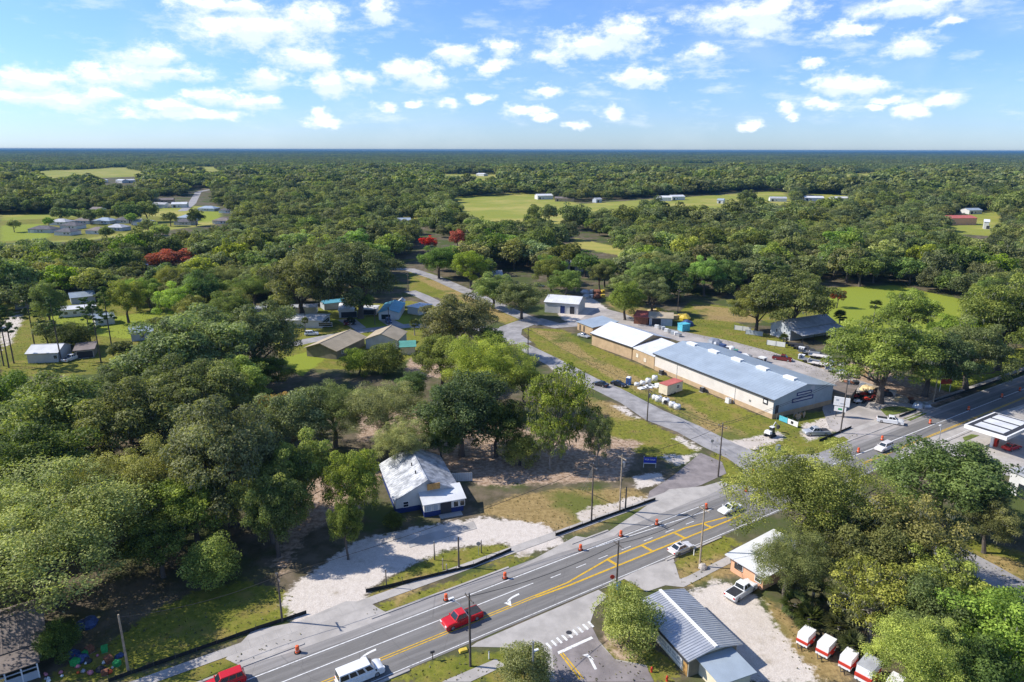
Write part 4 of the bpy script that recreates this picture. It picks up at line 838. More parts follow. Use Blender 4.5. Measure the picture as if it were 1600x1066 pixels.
add_variants('feathery', 2, n_clump=110, n_leaf=60000, leaf=.0125, clump_r=(.09, .2), low=-.5, ragged=.55, moss=.03)
add_variants('open', 2, n_clump=60, n_leaf=18000, leaf=.024, clump_r=(.09, .18), low=-.85, openness=.55, moss=.22, limbs=18, bark='bark_pale', tr=.045, ragged=.5)
add_variants('bush', 2, n_clump=44, n_leaf=20000, leaf=.026, clump_r=(.2, .34), low=-.9, limbs=5)
add_variants('mid', 6, n_clump=34, n_leaf=5200, leaf=.058, clump_r=(.17, .34), low=-.5, moss=.05, limbs=6)
COLS = {'oak': (0.189, 0.235, 0.07), 'grey': (0.244, 0.264, 0.094), 'leafy': (0.198, 0.282, 0.05), 'light': (0.279, 0.324, 0.064), 'lime': (0.322, 0.368, 0.046), 'yellow': (0.474, 0.368, 0.055), 'dark': (0.132, 0.18, 0.043), 'olive': (0.265, 0.324, 0.083), 'red': (0.62, 0.1, 0.06), 'orange': (0.46, 0.15, 0.05)}
TREES = []      # (x, y, crown radius) of every single tree, for spacing
SHAPES = {'oak': (.66, .62), 'leafy': (.85, .75), 'feathery': (.62, .58), 'open': (1.0, .8), 'bush': (.8, .72), 'mid': (.72, .66)}   # crown half height / radius, extra
def plant(key, x, y, rad, col, name, label, cat='tree', group=None, height=None, half=None):
    me, tm = random.choice(V[key]); hh = half or rad * SHAPES[key][0]
    h = height or (hh * 2 + (2.5 if key != 'bush' else .1)); zc = max(h - hh, hh * .55)
    t = thing(name, label, cat, (x, y, 0), random.uniform(0, 6.28), group)
    c = link('crown', me, t); c.location = (0, 0, zc); c.scale = (rad, rad, hh)
    v = random.uniform(.88, 1.12); c.color = (col[0]*v*random.uniform(.93, 1.07), col[1]*v, col[2]*v, 1)
    k = link('trunk', tm, t); k.scale = (rad, rad, zc)
    TREES.append((x, y, rad)); return t
def by_crown(px, py, hw, key, col, label, name='oak_tree', vert=None, h0=None, group=None, cat='tree'):
    """place from where the crown shows: px,py crown centre, hw half width in photo pixels"""
    zc = 7.0
    for _ in range(6):
        p = G(px, py, zc); sl = (p - Vector((0, 0, CAM_H))).length; rad = hw * sl / FPX
        hh = rad * (vert or SHAPES[key][0]); h = h0 or (2*hh + (2.5 if key != 'bush' else .1)); zc = max(h - hh, hh*.55)
    return plant(key, p.x, p.y, rad, COLS[col], name, label, cat, group, h, hh)
HAND = [  # crown centre px, half width px, shape, colour, label
 (62,838,140,'feathery','light','huge pale yellow green tree filling the lower left corner',.55), (205,760,88,'feathery','light','pale yellow green tree behind the huge corner tree',.7),
 (352,715,92,'oak','grey','tall grey green oak with a bare pale trunk left of the dirt path',.95), (420,775,60,'oak','oak','dark oak leaning over the dirt path in the left woods',.9),
 (428,800,44,'leafy','dark','tall dark tree at the foot of the path',1.15), (300,785,60,'leafy','leafy','mid green tree right below the grey oak',.8), (328,880,42,'bush','lime','bright lime vine covered shrub at the edge of the left woods',.85), (246,842,46,'leafy','dark','dark tree between the corner tree and the lime shrub',.8),
 (60,735,75,'leafy','dark','dark tree at the left edge above the pale corner tree',.8), (85,655,80,'leafy','leafy','green tree at the left edge in the middle of the woods',.75), (215,660,85,'oak','oak','broad oak in the middle of the left woods',.7),
 (300,620,80,'oak','grey','grey mossy oak behind the broad one in the left woods',.7), (370,600,50,'leafy','lime','lime green tree above the grey mossy oak',.8), (455,655,60,'leafy','grey','grey green tree in the middle of the woods behind the path',.8),
 (430,640,26,'leafy','yellow','yellow leaved tree among green ones in the left woods',1.1), (300,545,95,'oak','oak','large dark oak behind the lime tree in the left woods',.65), (400,530,66,'oak','oak','dark round oak in front of the white mobile homes',.8),
 (520,640,60,'feathery','olive','olive tree above the dirt path clearing',.75), (600,640,72,'feathery','grey','wide pale olive oak above the abandoned shop',.62), (625,690,45,'feathery','grey','thin pale oak touching the abandoned shop roof',.8),
 (470,735,58,'oak','oak','dark oak on the right side of the path',.95), (553,752,42,'leafy','lime','slim bright green tree standing alone left of the abandoned shop',1.3), (540,815,27,'leafy','leafy','lower green tree in front of the slim bright one',1.5),
 (712,505,62,'oak','grey','big mossy oak beside the street junction',.75), (690,560,50,'oak','leafy','oak left below the big mossy street oak',.7), (765,575,72,'feathery','olive','rounded olive oak beside the side street',.8), (640,605,30,'leafy','leafy','small tree beside the orange dirt patch',.8),
 (720,640,75,'leafy','dark','dark glossy tree behind the abandoned shop',.8), (775,660,50,'leafy','dark','dark tree right behind the pale round one',.8), (812,700,30,'bush','olive','small pale round tree in front of the tall open tree',.95),
 (690,680,34,'leafy','dark','dark lower tree beside the shop fence',1.0), (880,635,62,'open','light','tall open crowned tree with yellowing leaves beside the side street',1.15), (935,680,28,'open','leafy','slim open tree at the lawn edge',1.4), (860,680,32,'open','leafy','smaller open tree left below the tall one',1.2),
 (615,812,16,'bush','dark','dark shrub at the left front corner of the abandoned shop',.8), (1262,775,112,'feathery','olive','huge rounded oak beside the highway intersection',.72), (1235,880,55,'feathery','olive','oak behind the orange house',.9), (1485,748,80,'leafy','leafy','broad glossy green tree in front of the fuel station',.62),
 (1420,835,75,'open','lime','open mossy tree with yellow green tips behind the parked dark truck',.8), (1350,850,70,'oak','oak','dark oak between the rounded oak and the mossy tree',.75), (1548,812,40,'oak','oak','dark tree casting shade on the right lawn',.7), (1370,930,62,'open','lime','mossy yellow green tree over the dark truck',.8), (1478,915,62,'open','lime','sparse mossy tree with bare pale limbs',.8),
 (1455,960,62,'leafy','leafy','green tree in the lower right between mossy trees',.8), (1440,1030,66,'feathery','lime','yellow green tree in the lower right near the trailers',.9), (1560,990,72,'leafy','leafy','green tree near the right bottom corner',.8), (1510,1050,60,'leafy','dark','dark green tree at the bottom right edge',.8),
 (983,966,46,'bush','olive','rounded olive shrub tree in front of the ribbed roof building',1.0), (822,1042,42,'bush','olive','rounded shrub tree at the bottom edge beside the street',.9),
 (1385,560,76,'oak','oak','broad dark oak right of the grey metal shop',.68), (1455,560,55,'oak','oak','oak by the red roadside sign',.75), (1240,468,66,'oak','oak','big spreading oak behind the grey metal shop',.62), (1185,478,42,'oak','oak','oak left of the spreading one behind the shop',.7), (1420,488,40,'oak','leafy','oak standing in the bright meadow',.85), (1520,548,55,'oak','oak','oak row tree near the right end of the highway',.75), (1575,500,62,'oak','olive','tall oak at the right edge behind the row',.9), (1490,530,42,'oak','leafy','oak between the row trees and the meadow',.8),
 (815,463,38,'leafy','olive','leafy tree on the right of the upper street',.7), (770,450,34,'leafy','leafy','tree at the street bend below the shed',.7), (885,440,26,'leafy','leafy','round tree by the pink yard',.75), (978,465,32,'leafy','leafy','tree behind the red shed',.8), (1020,458,30,'oak','oak','dark tree behind the tan carport',.8), (735,418,32,'oak','leafy','oak on the upper street bend',.8), (685,405,30,'leafy','leafy','leafy tree where the upper street ends',.75),
 (470,440,66,'oak','oak','large oak behind the white mobile homes, left one',.75), (560,435,70,'oak','oak','large oak behind the teal roofed cottage',.75), (520,410,50,'oak','grey','grey oak above the two large ones',.7), (668,378,13,'mid','red','bright red tree glowing in the woods',.75), (270,402,30,'mid','orange','rust orange tree in the left woods',.45), (715,372,15,'mid','orange','orange tinted tree right of the red one',.8), (443,395,14,'mid','orange','small orange brown tree left of centre',.7), (352,372,8,'mid','red','tiny red tree in the left woods',.8), (1310,462,10,'mid','orange','dead orange crown beside the spreading oak',.9),(755,442,12,'mid','orange','small rust coloured tree by the shed',.8),
 (72,470,24,'leafy','leafy','dark green tree behind the left mobile homes',1.2), (300,485,28,'leafy','lime','bright green tree at the left lawn',.8), (195,465,26,'leafy','olive','pale tree behind the grey house',1.0), (110,525,30,'bush','dark','dark shrubs between the left houses',.6), (600,560,36,'bush','dark','dark shrub in front of the tan garage',.7), (560,565,26,'bush','leafy','green shrub in front of the long ranch house',.8), (90,1000,28,'bush','dark','dark shrub beside the brown roof house',.8),
 *[(x,y,h,'mid',c,l,.8) for x,y,h,c,l in ((20,350,8,'oak','small tree at the left edge of the subdivision lawn'),(75,346,7,'leafy','small tree behind the subdivision houses'),(140,338,9,'oak','small oak above the back row of subdivision houses'),(183,332,9,'oak','small oak beside the dark grey field house'),(205,340,8,'leafy','small tree right of the subdivision'),(230,352,12,'oak','oak hiding the right end of the subdivision'),(250,360,14,'leafy','tree in front of the right subdivision houses'),(265,340,10,'oak','oak on the sandy lot'),(305,338,12,'oak','oak left of the pale lawn house'),(200,330,16,'dark','dark oak group left part beyond the lawn'),(228,328,16,'oak','dark oak group right part beyond the lawn'),(165,362,10,'leafy','tree between subdivision front houses'),(250,505,16,'oak','tree right of the grey house'),(70,515,18,'oak','tree behind the white house by the pines'),(190,545,16,'leafy','tree below the grey house'),(560,470,22,'oak','oak right above the arched carport'),(440,478,20,'oak','oak over the narrow mobile home'),(410,500,18,'leafy','tree at the left end of the long mobile home'))], (858,332,16,'mid','oak','lone round oak at the edge of the yellow field',.9), (835,330,14,'mid','oak','oak left of the lone field oak',.8), (1168,308,14,'mid','oak','round oak on the far right field',.8),(898,335,24,'mid','dark','big dark oak in front of the yellow field',.8),
]
for q in HAND:
    by_crown(q[0], q[1], q[2], q[3], q[4], q[5], name='shrub' if q[3] == 'bush' else ('oak_tree' if q[3] in ('oak', 'feathery') else 'broadleaf_tree'), vert=q[6], cat='shrub' if 'shrub' in q[5] and q[3] == 'bush' and 'tree' not in q[5] else 'tree')

# palms and pines
def palm_crown(name, n=30, fan=True):
    mb_pos, nr, sz, tn, el, asp = [], [], [], [], [], []
    for i in range(n):
        a = i * 2.4; e = rng.uniform(-.7, 1.2); d = np.array([math.cos(a)*math.cos(e), math.sin(a)*math.cos(e), math.sin(e)])
        side = np.cross(d, [0, 0, 1.]); side /= np.linalg.norm(side); upv = np.cross(side, d)
        for j in range(13):       # fingers of the fan
            f = (j - 6) / 6 * 1.25; dd = d*math.cos(f) + side*math.sin(f); dd = dd - np.array([0, 0, .12 + .1*abs(f)])
            b0 = d * .42; p = b0 + dd * .3
            mb_pos.append(p); nr.append(upv + rng.normal(size=3)*.1); sz.append(.31); tn.append(rng.uniform(.3, .8) + (.1 if e > .3 else -.15)); el.append(dd); asp.append(.13)
    return leaf_mesh(name, np.array(mb_pos), np.array(nr), np.array(sz), np.clip(np.array(tn), 0, 1), None, np.array(asp), np.array(el) * 5)
PALM = [palm_crown('palm_crown', 34), palm_crown('palm_crown', 28)]
def palm(px, py, h, rad, label, group='palms'):
    p = G(px, py); t = thing('palm_tree', label, 'palm', (p.x, p.y, 0), random.uniform(0, 6), group)
    c = link('crown', random.choice(PALM), t); c.location = (0, 0, h); c.scale = (rad,)*3; c.color = (.085, .11, .035, 1)
    if h > 1.5:
        mb = MB(); mb.tube((0, 0, -.1), (.05, 0, h*.5), .24, .19); mb.tube((.05, 0, h*.5), (0, 0, h), .19, .2); mb.build('trunk', M('bark_pale'), t)
    else: MB().tube((0, 0, -.1), (0, 0, h), .3, .25).build('trunk', M('bark'), t)
    TREES.append((p.x, p.y, rad))
palm(1364, 506, 7.5, 2.6, 'tall fan palm standing in the bright meadow'); palm(1309, 523, 7, 2.6, 'tall fan palm beside the grey metal shop'); palm(1224, 536, 1.8, 1.9, 'small fan palm in front of the grey shop wall')
palm(1308, 1000, 2.2, 2.6, 'low fan palm behind the white and red trailers'); palm(1262, 985, 2.0, 2.4, 'low fan palm left behind the trailers'); palm(1240, 965, 2.2, 2.3, 'fan palm near the gravel lot edge'); palm(1268, 950, 3.0, 2.3, 'fan palm in the dark gap left of the parked truck'); palm(1330, 1025, 1.6, 2.2, 'low fan palm right behind the trailers'); palm(1312, 548, 4, 2.2, 'fan palm at the edge of the broad dark oak'); palm(648, 524, 4.5, 2.0, 'small palm at the left foot of the mossy oak'); palm(478, 522, 5, 1.5, 'small palm by the white mobile home'); palm(548, 512, 3, 1.5, 'tiny palm on the lawn by the arched carport')
def pine_crown(name):
    pos, nr, sz, tn = [], [], [], []
    for k in range(26):
        z = rng.uniform(-.9, 1.0); rr = (1.05 - .75*max(0, z)) * rng.uniform(.35, 1.0); a = rng.uniform(0, 6.28); c = np.array([rr*math.cos(a), rr*math.sin(a), z])
        m = 90; q = rng.normal(size=(m, 3)); q /= np.linalg.norm(q, axis=1, keepdims=True); pos.append(c + q * .3 * np.array([1, 1, .2]) * rng.uniform(.5, 1, (m, 1))); nr.append(q + [0, 0, .8]); sz.append(rng.uniform(.06, .12, m)); tn.append(np.clip(rng.normal(.55, .18, m), 0, 1))
    return leaf_mesh(name, np.concatenate(pos), np.concatenate(nr), np.concatenate(sz), np.concatenate(tn), None, .3)
PINES = [pine_crown('pine_crown') for _ in range(2)]
for i, (x, y, h, lab) in enumerate(((6,572,19,'slim pine at the left picture edge'),(14,575,20,'slim pine, second from the left edge'),(22,568,18,'slim pine, third from the left edge'),(96,565,20,'tall pine behind the white house'),(158,566,19,'pine in front of the carport'),(177,556,22,'tallest pine right of the carport'),(54,540,17,'thin pine in front of the sandy drive'),(142,540,16,'thin pine between the long home and the carport'))):
    p = G(x, y); t = thing('pine_tree', lab, 'pine tree', (p.x, p.y, 0), i, 'slim pines by the left houses')
    c = link('crown', PINES[i % 2], t); c.location = (0, 0, h*.78); c.scale = (2.6, 2.6, h*.24); c.color = (.07, .12, .03, 1)
    MB().tube((0, 0, -.1), (.2, 0, h*.6), .22, .16).tube((.2, 0, h*.6), (.1, .1, h*.99), .16, .04).build('trunk', M('bark'), t); TREES.append((p.x, p.y, 2))

# where the photograph shows open ground, roofs and roads: no scattered tree may stand on or in front of it
CLEAR = [
 [(0,1066),(60,1010),(150,1000),(200,960),(250,935),(330,905),(430,900),(470,860),(500,840),(600,815),(597,750),(650,715),(730,725),(760,745),(860,745),(960,735),(1000,690),(960,650),(850,590),(800,545),(790,515),(700,475),(640,460),(600,425),(615,412),(660,412),(760,455),(830,488),(850,470),(940,460),(1000,488),(1060,478),(1080,462),(1160,485),(1200,500),(1290,495),(1280,455),(1390,447),(1545,478),(1520,520),(1460,515),(1400,510),(1330,530),(1300,550),(1320,590),(1420,625),(1470,610),(1600,560),(1600,1066)],
 [(380,483),(520,476),(640,466),(660,490),(650,540),(665,560),(640,590),(480,575),(440,560),(450,540),(380,515)], [(652,364),(684,364),(686,392),(650,392)], [(238,393),(302,393),(302,412),(238,412)], [(432,388),(454,388),(454,402),(432,402)], [(704,360),(728,360),(728,382),(704,382)], [(85,475),(155,470),(158,498),(85,500)], [(40,528),(165,532),(170,575),(40,575)], [(200,505),(275,480),(280,505),(245,535),(200,535)], [(20,468),(65,468),(65,486),(20,486)], [(110,462),(150,460),(150,474),(110,474)], [(0,490),(38,485),(40,570),(0,575)], [(150,495),(185,490),(185,512),(150,512)],
 [(440,880),(440,800),(480,740),(560,690),(650,690),(650,720),(600,760),(500,840)], [(640,650),(690,680),(960,690),(960,740),(640,740)], [(0,336),(200,330),(300,323),(360,323),(362,345),(330,352),(230,366),(90,372),(0,376)], [(700,310),(830,303),(905,318),(870,345),(820,332),(800,342),(740,335)], [(860,318),(1000,310),(1200,298),(1240,304),(1220,316),(1100,330),(1040,320),(900,328)],
 [(35,268),(220,260),(228,273),(60,278)], [(278,261),(365,261),(360,269),(285,269)], [(680,273),(780,273),(780,280),(690,280)], [(1050,256),(1132,256),(1130,263),(1055,263)], [(1335,262),(1390,264),(1385,276),(1335,274)], [(1255,260),(1290,259),(1285,270),(1255,271)],
 [(880,365),(910,358),(960,382),(990,392),(960,394),(890,384)], [(600,337),(655,336),(650,344),(600,344)], [(1255,303),(1340,305),(1330,314),(1250,314)], [(1478,338),(1560,328),(1565,345),(1555,366),(1490,362)], [(280,318),(296,292),(335,295),(320,312),(300,330),(270,335)], [(155,280),(215,280),(215,288),(155,288)], [(236,308),(300,308),(300,326),(236,326)], [(880,412),(920,412),(920,425),(880,425)], [(760,425),(850,430),(860,450),(770,445)], [(1195,300),(1235,300),(1235,318),(1195,318)],[(1100,475),(1290,440),(1300,500),(1100,500)],
]
def raster(polys, w=1600, h=1066):
    m = np.zeros((h, w), bool); yy, xx = np.mgrid[0:h, 0:w]; 
    for p in polys:
        ins = np.zeros((h, w), bool); n = len(p)
        for i in range(n):
            (x0, y0), (x1, y1) = p[i], p[(i+1) % n]
            if y0 == y1: continue
            ins ^= ((y0 > yy) != (y1 > yy)) & (xx < (x1-x0)*(yy-y0)/(y1-y0)+x0)
        m |= ins
    return m
CM = raster(CLEAR)
def covered(X, Y, rad, h):
    """does a tree at X,Y stand on or in front of open ground?"""
    bad = np.zeros(len(X), bool)
    for dx, z in ((0, 0), (0, .5), (0, .95), (-.75, .55), (.75, .55), (-.5, .85), (.5, .85)):
        u, v = project(X + dx*rad, Y, h*z); ui = np.clip(np.round(u), 0, 1599).astype(int); vi = np.clip(np.round(v), 0, 1065).astype(int)
        ok = (u >= -60) & (u < 1660) & (v < 1066); bad |= ok & CM[vi, ui]
    return bad
def scatter(y0, y1, spacing, rlo, rhi, margin=1.10):
    pts = []
    rows = np.arange(y0, y1, spacing * .87)
    for j, y in enumerate(rows):
        half = y * .76 * margin + 25; xs = np.arange(-half, half, spacing) + (spacing/2 if j % 2 else 0)
        pts.append(np.stack([xs + rng.uniform(-.38, .38, len(xs))*spacing, y + rng.uniform(-.38, .38, len(xs))*spacing], 1))
    p = np.concatenate(pts); rad = rng.uniform(rlo, rhi, len(p)); h = rad*1.45 + 2.5
    p, rad, h = (a[~covered(p[:,0], p[:,1], rad, h)] for a in (p, rad, h))
    return p, rad, h
near, nrad, nh = scatter(64, 560, 12.2, 5.2, 9.8)
T0 = np.array(TREES)
d = np.linalg.norm(near[:,None,:] - T0[None,:,:2], axis=2); ok = (d > (nrad[:,None]*.62 + T0[None,:,2]*.62)).all(1)
near, nrad, nh = near[ok], nrad[ok], nh[ok]
# the ones that show largest become single trees, the others join the far wood
u_, v_ = project(near[:,0], near[:,1], 8.0); inframe = (u_ > -40) & (u_ < 1640) & (v_ < 1100)
show = nrad / np.linalg.norm(np.concatenate([near, np.full((len(near), 1), 56.)], 1), axis=1) * inframe
order = np.argsort(-show); single = order[:210]; rest = order[210:]
KINDW = {'oak': 'dark mossy oak', 'grey': 'grey green oak', 'leafy': 'mid green tree', 'dark': 'dark green tree', 'olive': 'olive green tree', 'light': 'yellow green tree'}
MARKS = [('abandoned shop', 660, 790), ('white workshop', 878, 488), ('teal roofed cottage', 608, 498), ('long white mobile home', 465, 512), ('brown roof house', 40, 1040), ('slim pines', 14, 572), ('grey house', 222, 532), ('grey metal shop', 1235, 525), ('bright meadow', 1420, 480), ('red tree', 668, 390), ('rust orange tree', 270, 415), ('tan carport', 1032, 508), ('red roadside sign', 1476, 612), ('fuel canopy', 1570, 700), ('orange house', 1165, 905), ('box trailers', 1300, 1030), ('upper street end', 640, 421), ('subdivision', 120, 365), ('yellow field', 800, 345), ('far right red roof', 1502, 352), ('ranch house', 545, 550), ('left mobile home', 120, 494)]
MARKS = [(n, *G(x, y)[:2]) for n, x, y in MARKS]; LABELLED = {}
def region_label(x, y, key):
    n, mx, my = min(MARKS, key=lambda m: math.hypot(m[1]-x, m[2]-y)); dx, dy = x - mx, y - my
    rel = ('behind' if dy > 0 else 'in front of') if abs(dy) > abs(dx) else ('left of' if dx < 0 else 'right of')
    return KINDW[key], rel, n, math.hypot(dx, dy)
for i in single:
    x, y = near[i]; dist = math.hypot(x, y); ck = random.choices(['oak', 'grey', 'leafy', 'dark', 'olive', 'light'], [4, 2, 4, 3, 3, 1])[0]
    key = ('oak' if ck in ('oak', 'grey') else random.choice(['leafy', 'feathery', 'oak'])) if dist < 330 else 'mid'
    kw, rel, lm, dm_ = region_label(x, y, ck); lab, grp = kw, 'trees of the near woods'
    LABELLED.setdefault((kw, rel, lm), []).append((dm_, plant(key, x, y, nrad[i], COLS[ck], 'oak_tree' if key == 'oak' else 'broadleaf_tree', lab, 'tree', grp, half=nrad[i]*random.uniform(.6, .95))))
ORD = ['', 'second ', 'third ', 'fourth ', 'fifth ', 'sixth ', 'seventh ', 'eighth ', 'ninth ', 'tenth ', 'eleventh ', 'twelfth ', 'thirteenth ', 'fourteenth ', 'fifteenth ', 'sixteenth ', 'seventeenth ', 'eighteenth ', 'nineteenth ', 'twentieth ']
for (kw, rel, lm), q in LABELLED.items():
    for k, (_, o) in enumerate(sorted(q, key=lambda e: e[0])): o['label'] = f'{ORD[min(k, 19)]}nearest {kw} in the woods {rel} the {lm}'

# the far wood: one mass of canopy reaching the horizon
def canopy_patch(name, size, n_crown, per, leaf):
    pos, nr, sz, tn = [], [], [], []
    for i in range(n_crown):
        c = np.array([rng.uniform(-.5, .5)*size, rng.uniform(-.5, .5)*size, rng.uniform(2, 7)]); r = rng.uniform(5, 11); tone = rng.uniform(.15, .85)
        q = rng.normal(size=(per, 3)); q[:,2] = np.abs(q[:,2])*1.1 - .35; q /= np.linalg.norm(q, axis=1, keepdims=True)
        pos.append(c + q * r * rng.uniform(.75, 1.05, (per, 1)) * np.array([1, 1, .8])); nr.append(q + rng.normal(size=(per, 3))*.4); sz.append(leaf*rng.uniform(.6, 1.3, per)); tn.append(np.clip(rng.normal(tone*.7, .12, per), 0, 1))
    return leaf_mesh(name, np.concatenate(pos), np.concatenate(nr), np.concatenate(sz), np.concatenate(tn))
ff = link('far_forest', bpy.data.meshes.new('far_forest')); tag(ff, 'dense green woodland stretching from behind the houses to the horizon', 'woodland', kind='stuff')
ff.color = (.188, .228, .068, 1)
PROTO = []
def proto(me, col, x, y, scale, z):     # the first crown of its kind stands in the wood itself; the others are instances of it
    o = link('canopy', me, ff); o.location = (x, y, z); o.scale = scale; o.color = (*COLS[col], 1); o['kind'] = 'stuff'; PROTO.append(o)
for i, col in enumerate(('oak', 'leafy', 'dark', 'olive', 'grey')): proto(V['mid'][i][0], col, -420 + i*13, 640, (7.5, 7.5, 5.5), 6)
LOWV = [crown_mesh('far_crown', n_clump=16, n_leaf=520, leaf=.17, clump_r=(.22, .4), low=-.4)[0] for _ in range(4)]
for i, col in enumerate(('oak', 'leafy', 'olive', 'oak', 'dark', 'grey')): proto(LOWV[i % 4], col, -300 + i*14, 1260, (8, 8, 6), 6)
for i, col in enumerate(('oak', 'leafy', 'oak')): proto(canopy_patch('canopy_patch', 90, 110, 70, 1.9), col, -200 + i*80, 2600, (1, 1, 1), 1.5)
P, S_, I_, Z_ = [], [], [], []
def put(p, s, idx, z): P.append(p); S_.append(s); I_.append(idx); Z_.append(z)
def add_band(p, rad, protos):
    n = len(p); hh = rad * rng.uniform(.6, .85, n)
    put(p, np.stack([rad, rad, hh], 1), rng.choice(protos, n), np.maximum(hh*.9 + rng.uniform(.5, 2.5, n), 2))
add_band(near[rest], nrad[rest], [0, 1, 2, 3, 4])
def clumped(p, r):       # stands of taller and lower trees
    f = np.sin(p[:,0]*.021 + 1.3*np.sin(p[:,1]*.013)) * np.sin(p[:,1]*.017 + 1.7*np.sin(p[:,0]*.009)); return r * (1 + .28*f) * rng.choice([.7, 1, 1, 1.15, 1.4], len(r))
p, r_, h_ = scatter(560, 1000, 13.5, 6.0, 9.8); add_band(p, clumped(p, r_), [0, 1, 2, 3, 4])
p, r_, h_ = scatter(1000, 2100, 16.5, 8, 12); add_band(p, clumped(p, r_), [5, 6, 7, 8, 9, 10])
for y0, y1, sp in ((2080, 5200, 78), (5200, 15000, 120), (15000, 26000, 300)):
    p, r_, h_ = scatter(y0, y1, sp, 38, 44, 1.06) ; n = len(p); s = sp / 78.0
    put(p, np.stack([np.full(n, s), np.full(n, s), rng.uniform(.85, 1.15, n)*min(s, 1.2)], 1), rng.choice([11, 12, 13], n), np.full(n, 1.5))
P, S_, I_, Z_ = (np.concatenate(a) for a in (P, S_, I_, Z_))
me = ff.data; me.vertices.add(len(P)); me.vertices.foreach_set('co', np.concatenate([P, Z_[:,None]], 1).ravel().astype(np.float32))
a = me.attributes.new('size', 'FLOAT_VECTOR', 'POINT'); a.data.foreach_set('vector', S_.ravel().astype(np.float32))
a = me.attributes.new('proto', 'INT', 'POINT'); a.data.foreach_set('value', I_.astype(np.int32))
a = me.attributes.new('turn', 'FLOAT', 'POINT'); a.data.foreach_set('value', rng.uniform(0, 6.28, len(P)).astype(np.float32))
me.update()
ng = bpy.data.node_groups.new('forest', 'GeometryNodeTree'); ng.interface.new_socket('Geometry', in_out='INPUT', socket_type='NodeSocketGeometry'); ng.interface.new_socket('Geometry', in_out='OUTPUT', socket_type='NodeSocketGeometry')
N = NT(ng); gi = N.n('NodeGroupInput'); go = N.n('NodeGroupOutput'); jn = N.n('GeometryNodeJoinGeometry')
def named(nm, ty): o = N.n('GeometryNodeInputNamedAttribute', data_type=ty); o.inputs[0].default_value = nm; return o.outputs[0]
sz, pr, tu = named('size', 'FLOAT_VECTOR'), named('proto', 'INT'), named('turn', 'FLOAT')
cz = N.n('ShaderNodeCombineXYZ'); N.put(cz.inputs[2], tu)
for i, o in enumerate(PROTO):
    cmp_ = N.n('FunctionNodeCompare', data_type='INT', operation='EQUAL'); N.put(cmp_.inputs[2], pr); cmp_.inputs[3].default_value = i
    oi = N.n('GeometryNodeObjectInfo'); oi.inputs[0].default_value = o; oi.inputs[1].default_value = True
    ip = N.n('GeometryNodeInstanceOnPoints'); ng.links.new(gi.outputs[0], ip.inputs[0]); N.put(ip.inputs['Selection'], cmp_.outputs[0]); N.put(ip.inputs['Instance'], oi.outputs['Geometry']); N.put(ip.inputs['Rotation'], cz.outputs[0]); N.put(ip.inputs['Scale'], sz)
    ng.links.new(ip.outputs[0], jn.inputs[0])
ng.links.new(jn.outputs[0], go.inputs[0])
md = ff.modifiers.new('forest', 'NODES'); md.node_group = ng
print('singles', len(single), 'hand', len(HAND), 'far instances', len(P))
#DETAILS
# ------------------------------------------------------------------ poles, wires, road works
def pole(px, py, h, label, arm=True, lamp=None, mat_='wood_pole', xform=False, r=.17):
    p = G(px, py); t = thing('utility_pole', label, 'pole', p, RANG)
    MB().tube((0, 0, -.1), (0, 0, h), r, r*.62, 10).build('pole', M(mat_), t)
    if arm:
        MB().box(-.06, .06, -1.1, 1.1, h-.75, h-.62).build('crossarm', M(mat_), t)
        for y in (-1, 0, 1): MB().lathe([(.05, 0), (.07, .08), (.04, .2)], 8, (0, y, h-.62 if y else h)).build('insulator', M('metal_grey'), t)
    if xform: MB().lathe([(.05, 0), (.3, .05), (.3, .95), (.12, 1.05)], 12, (.42, 0, h-2.6)).build('transformer', M('metal_grey'), t)
    if lamp:
        dx, dy = lamp; a = MB().tube((0, 0, h*.68), (dx*.5, dy*.5, h*.80), .045, .04, 6).tube((dx*.5, dy*.5, h*.80), (dx, dy, h*.83), .04, .04, 6).build('lamp_arm', M('metal_grey'), t)
        MB().box(dx-.35, dx+.35, dy-.14, dy+.14, h*.83-.06, h*.83+.08).build('lamp_head', M('trim_white'), a)
    return p + Vector((0, 0, h-.4))
pt = {}
pt[1] = pole(441, 971, 7.7, 'wooden utility pole at the sandy driveway'); pt[2] = pole(735, 1041, 10.8, 'tall utility pole with lamp arm in front of the red pickup', lamp=(-1.2, 2.6)); pt[3] = pole(1313, 677, 14.6, 'tallest utility pole beside the white pylon sign', xform=True)
pt[4] = pole(1122, 745, 11.6, 'wooden utility pole on the corner of the side street'); pt[5] = pole(963, 920, 8.2, 'utility pole behind the rounded shrub tree by the stop sign'); pt[6] = pole(1093, 885, 10.8, 'grey utility pole on the verge by the orange house', mat_='wood_light')
pt[7] = pole(924, 815, 11.3, 'utility pole held by guy wires beside the silt fence'); pt[8] = pole(968, 799, 11.4, 'utility pole with transformer right of the guyed pole', xform=True, mat_='wood_light'); pole(977, 799, 5, 'short dark pole right next to the transformer pole', arm=False); pt[9] = pole(1011, 658, 8.6, 'utility pole on the grass beside the side street near the tanks', xform=True)
pt[10] = pole(825, 557, 9.5, 'utility pole at the dark shaded part of the side street'); pt[11] = pole(1458, 629, 12.8, 'grey utility pole with lamp by the red roadside sign', lamp=(1.6, -1), mat_='wood_light'); pt[12] = pole(201, 1051, 8.6, 'pale wooden pole leaning over the junk by the brown house', mat_='wood_light', arm=False); pole(717, 886, 5.4, 'bare post on the grass strip in front of the gravel lot', arm=False)
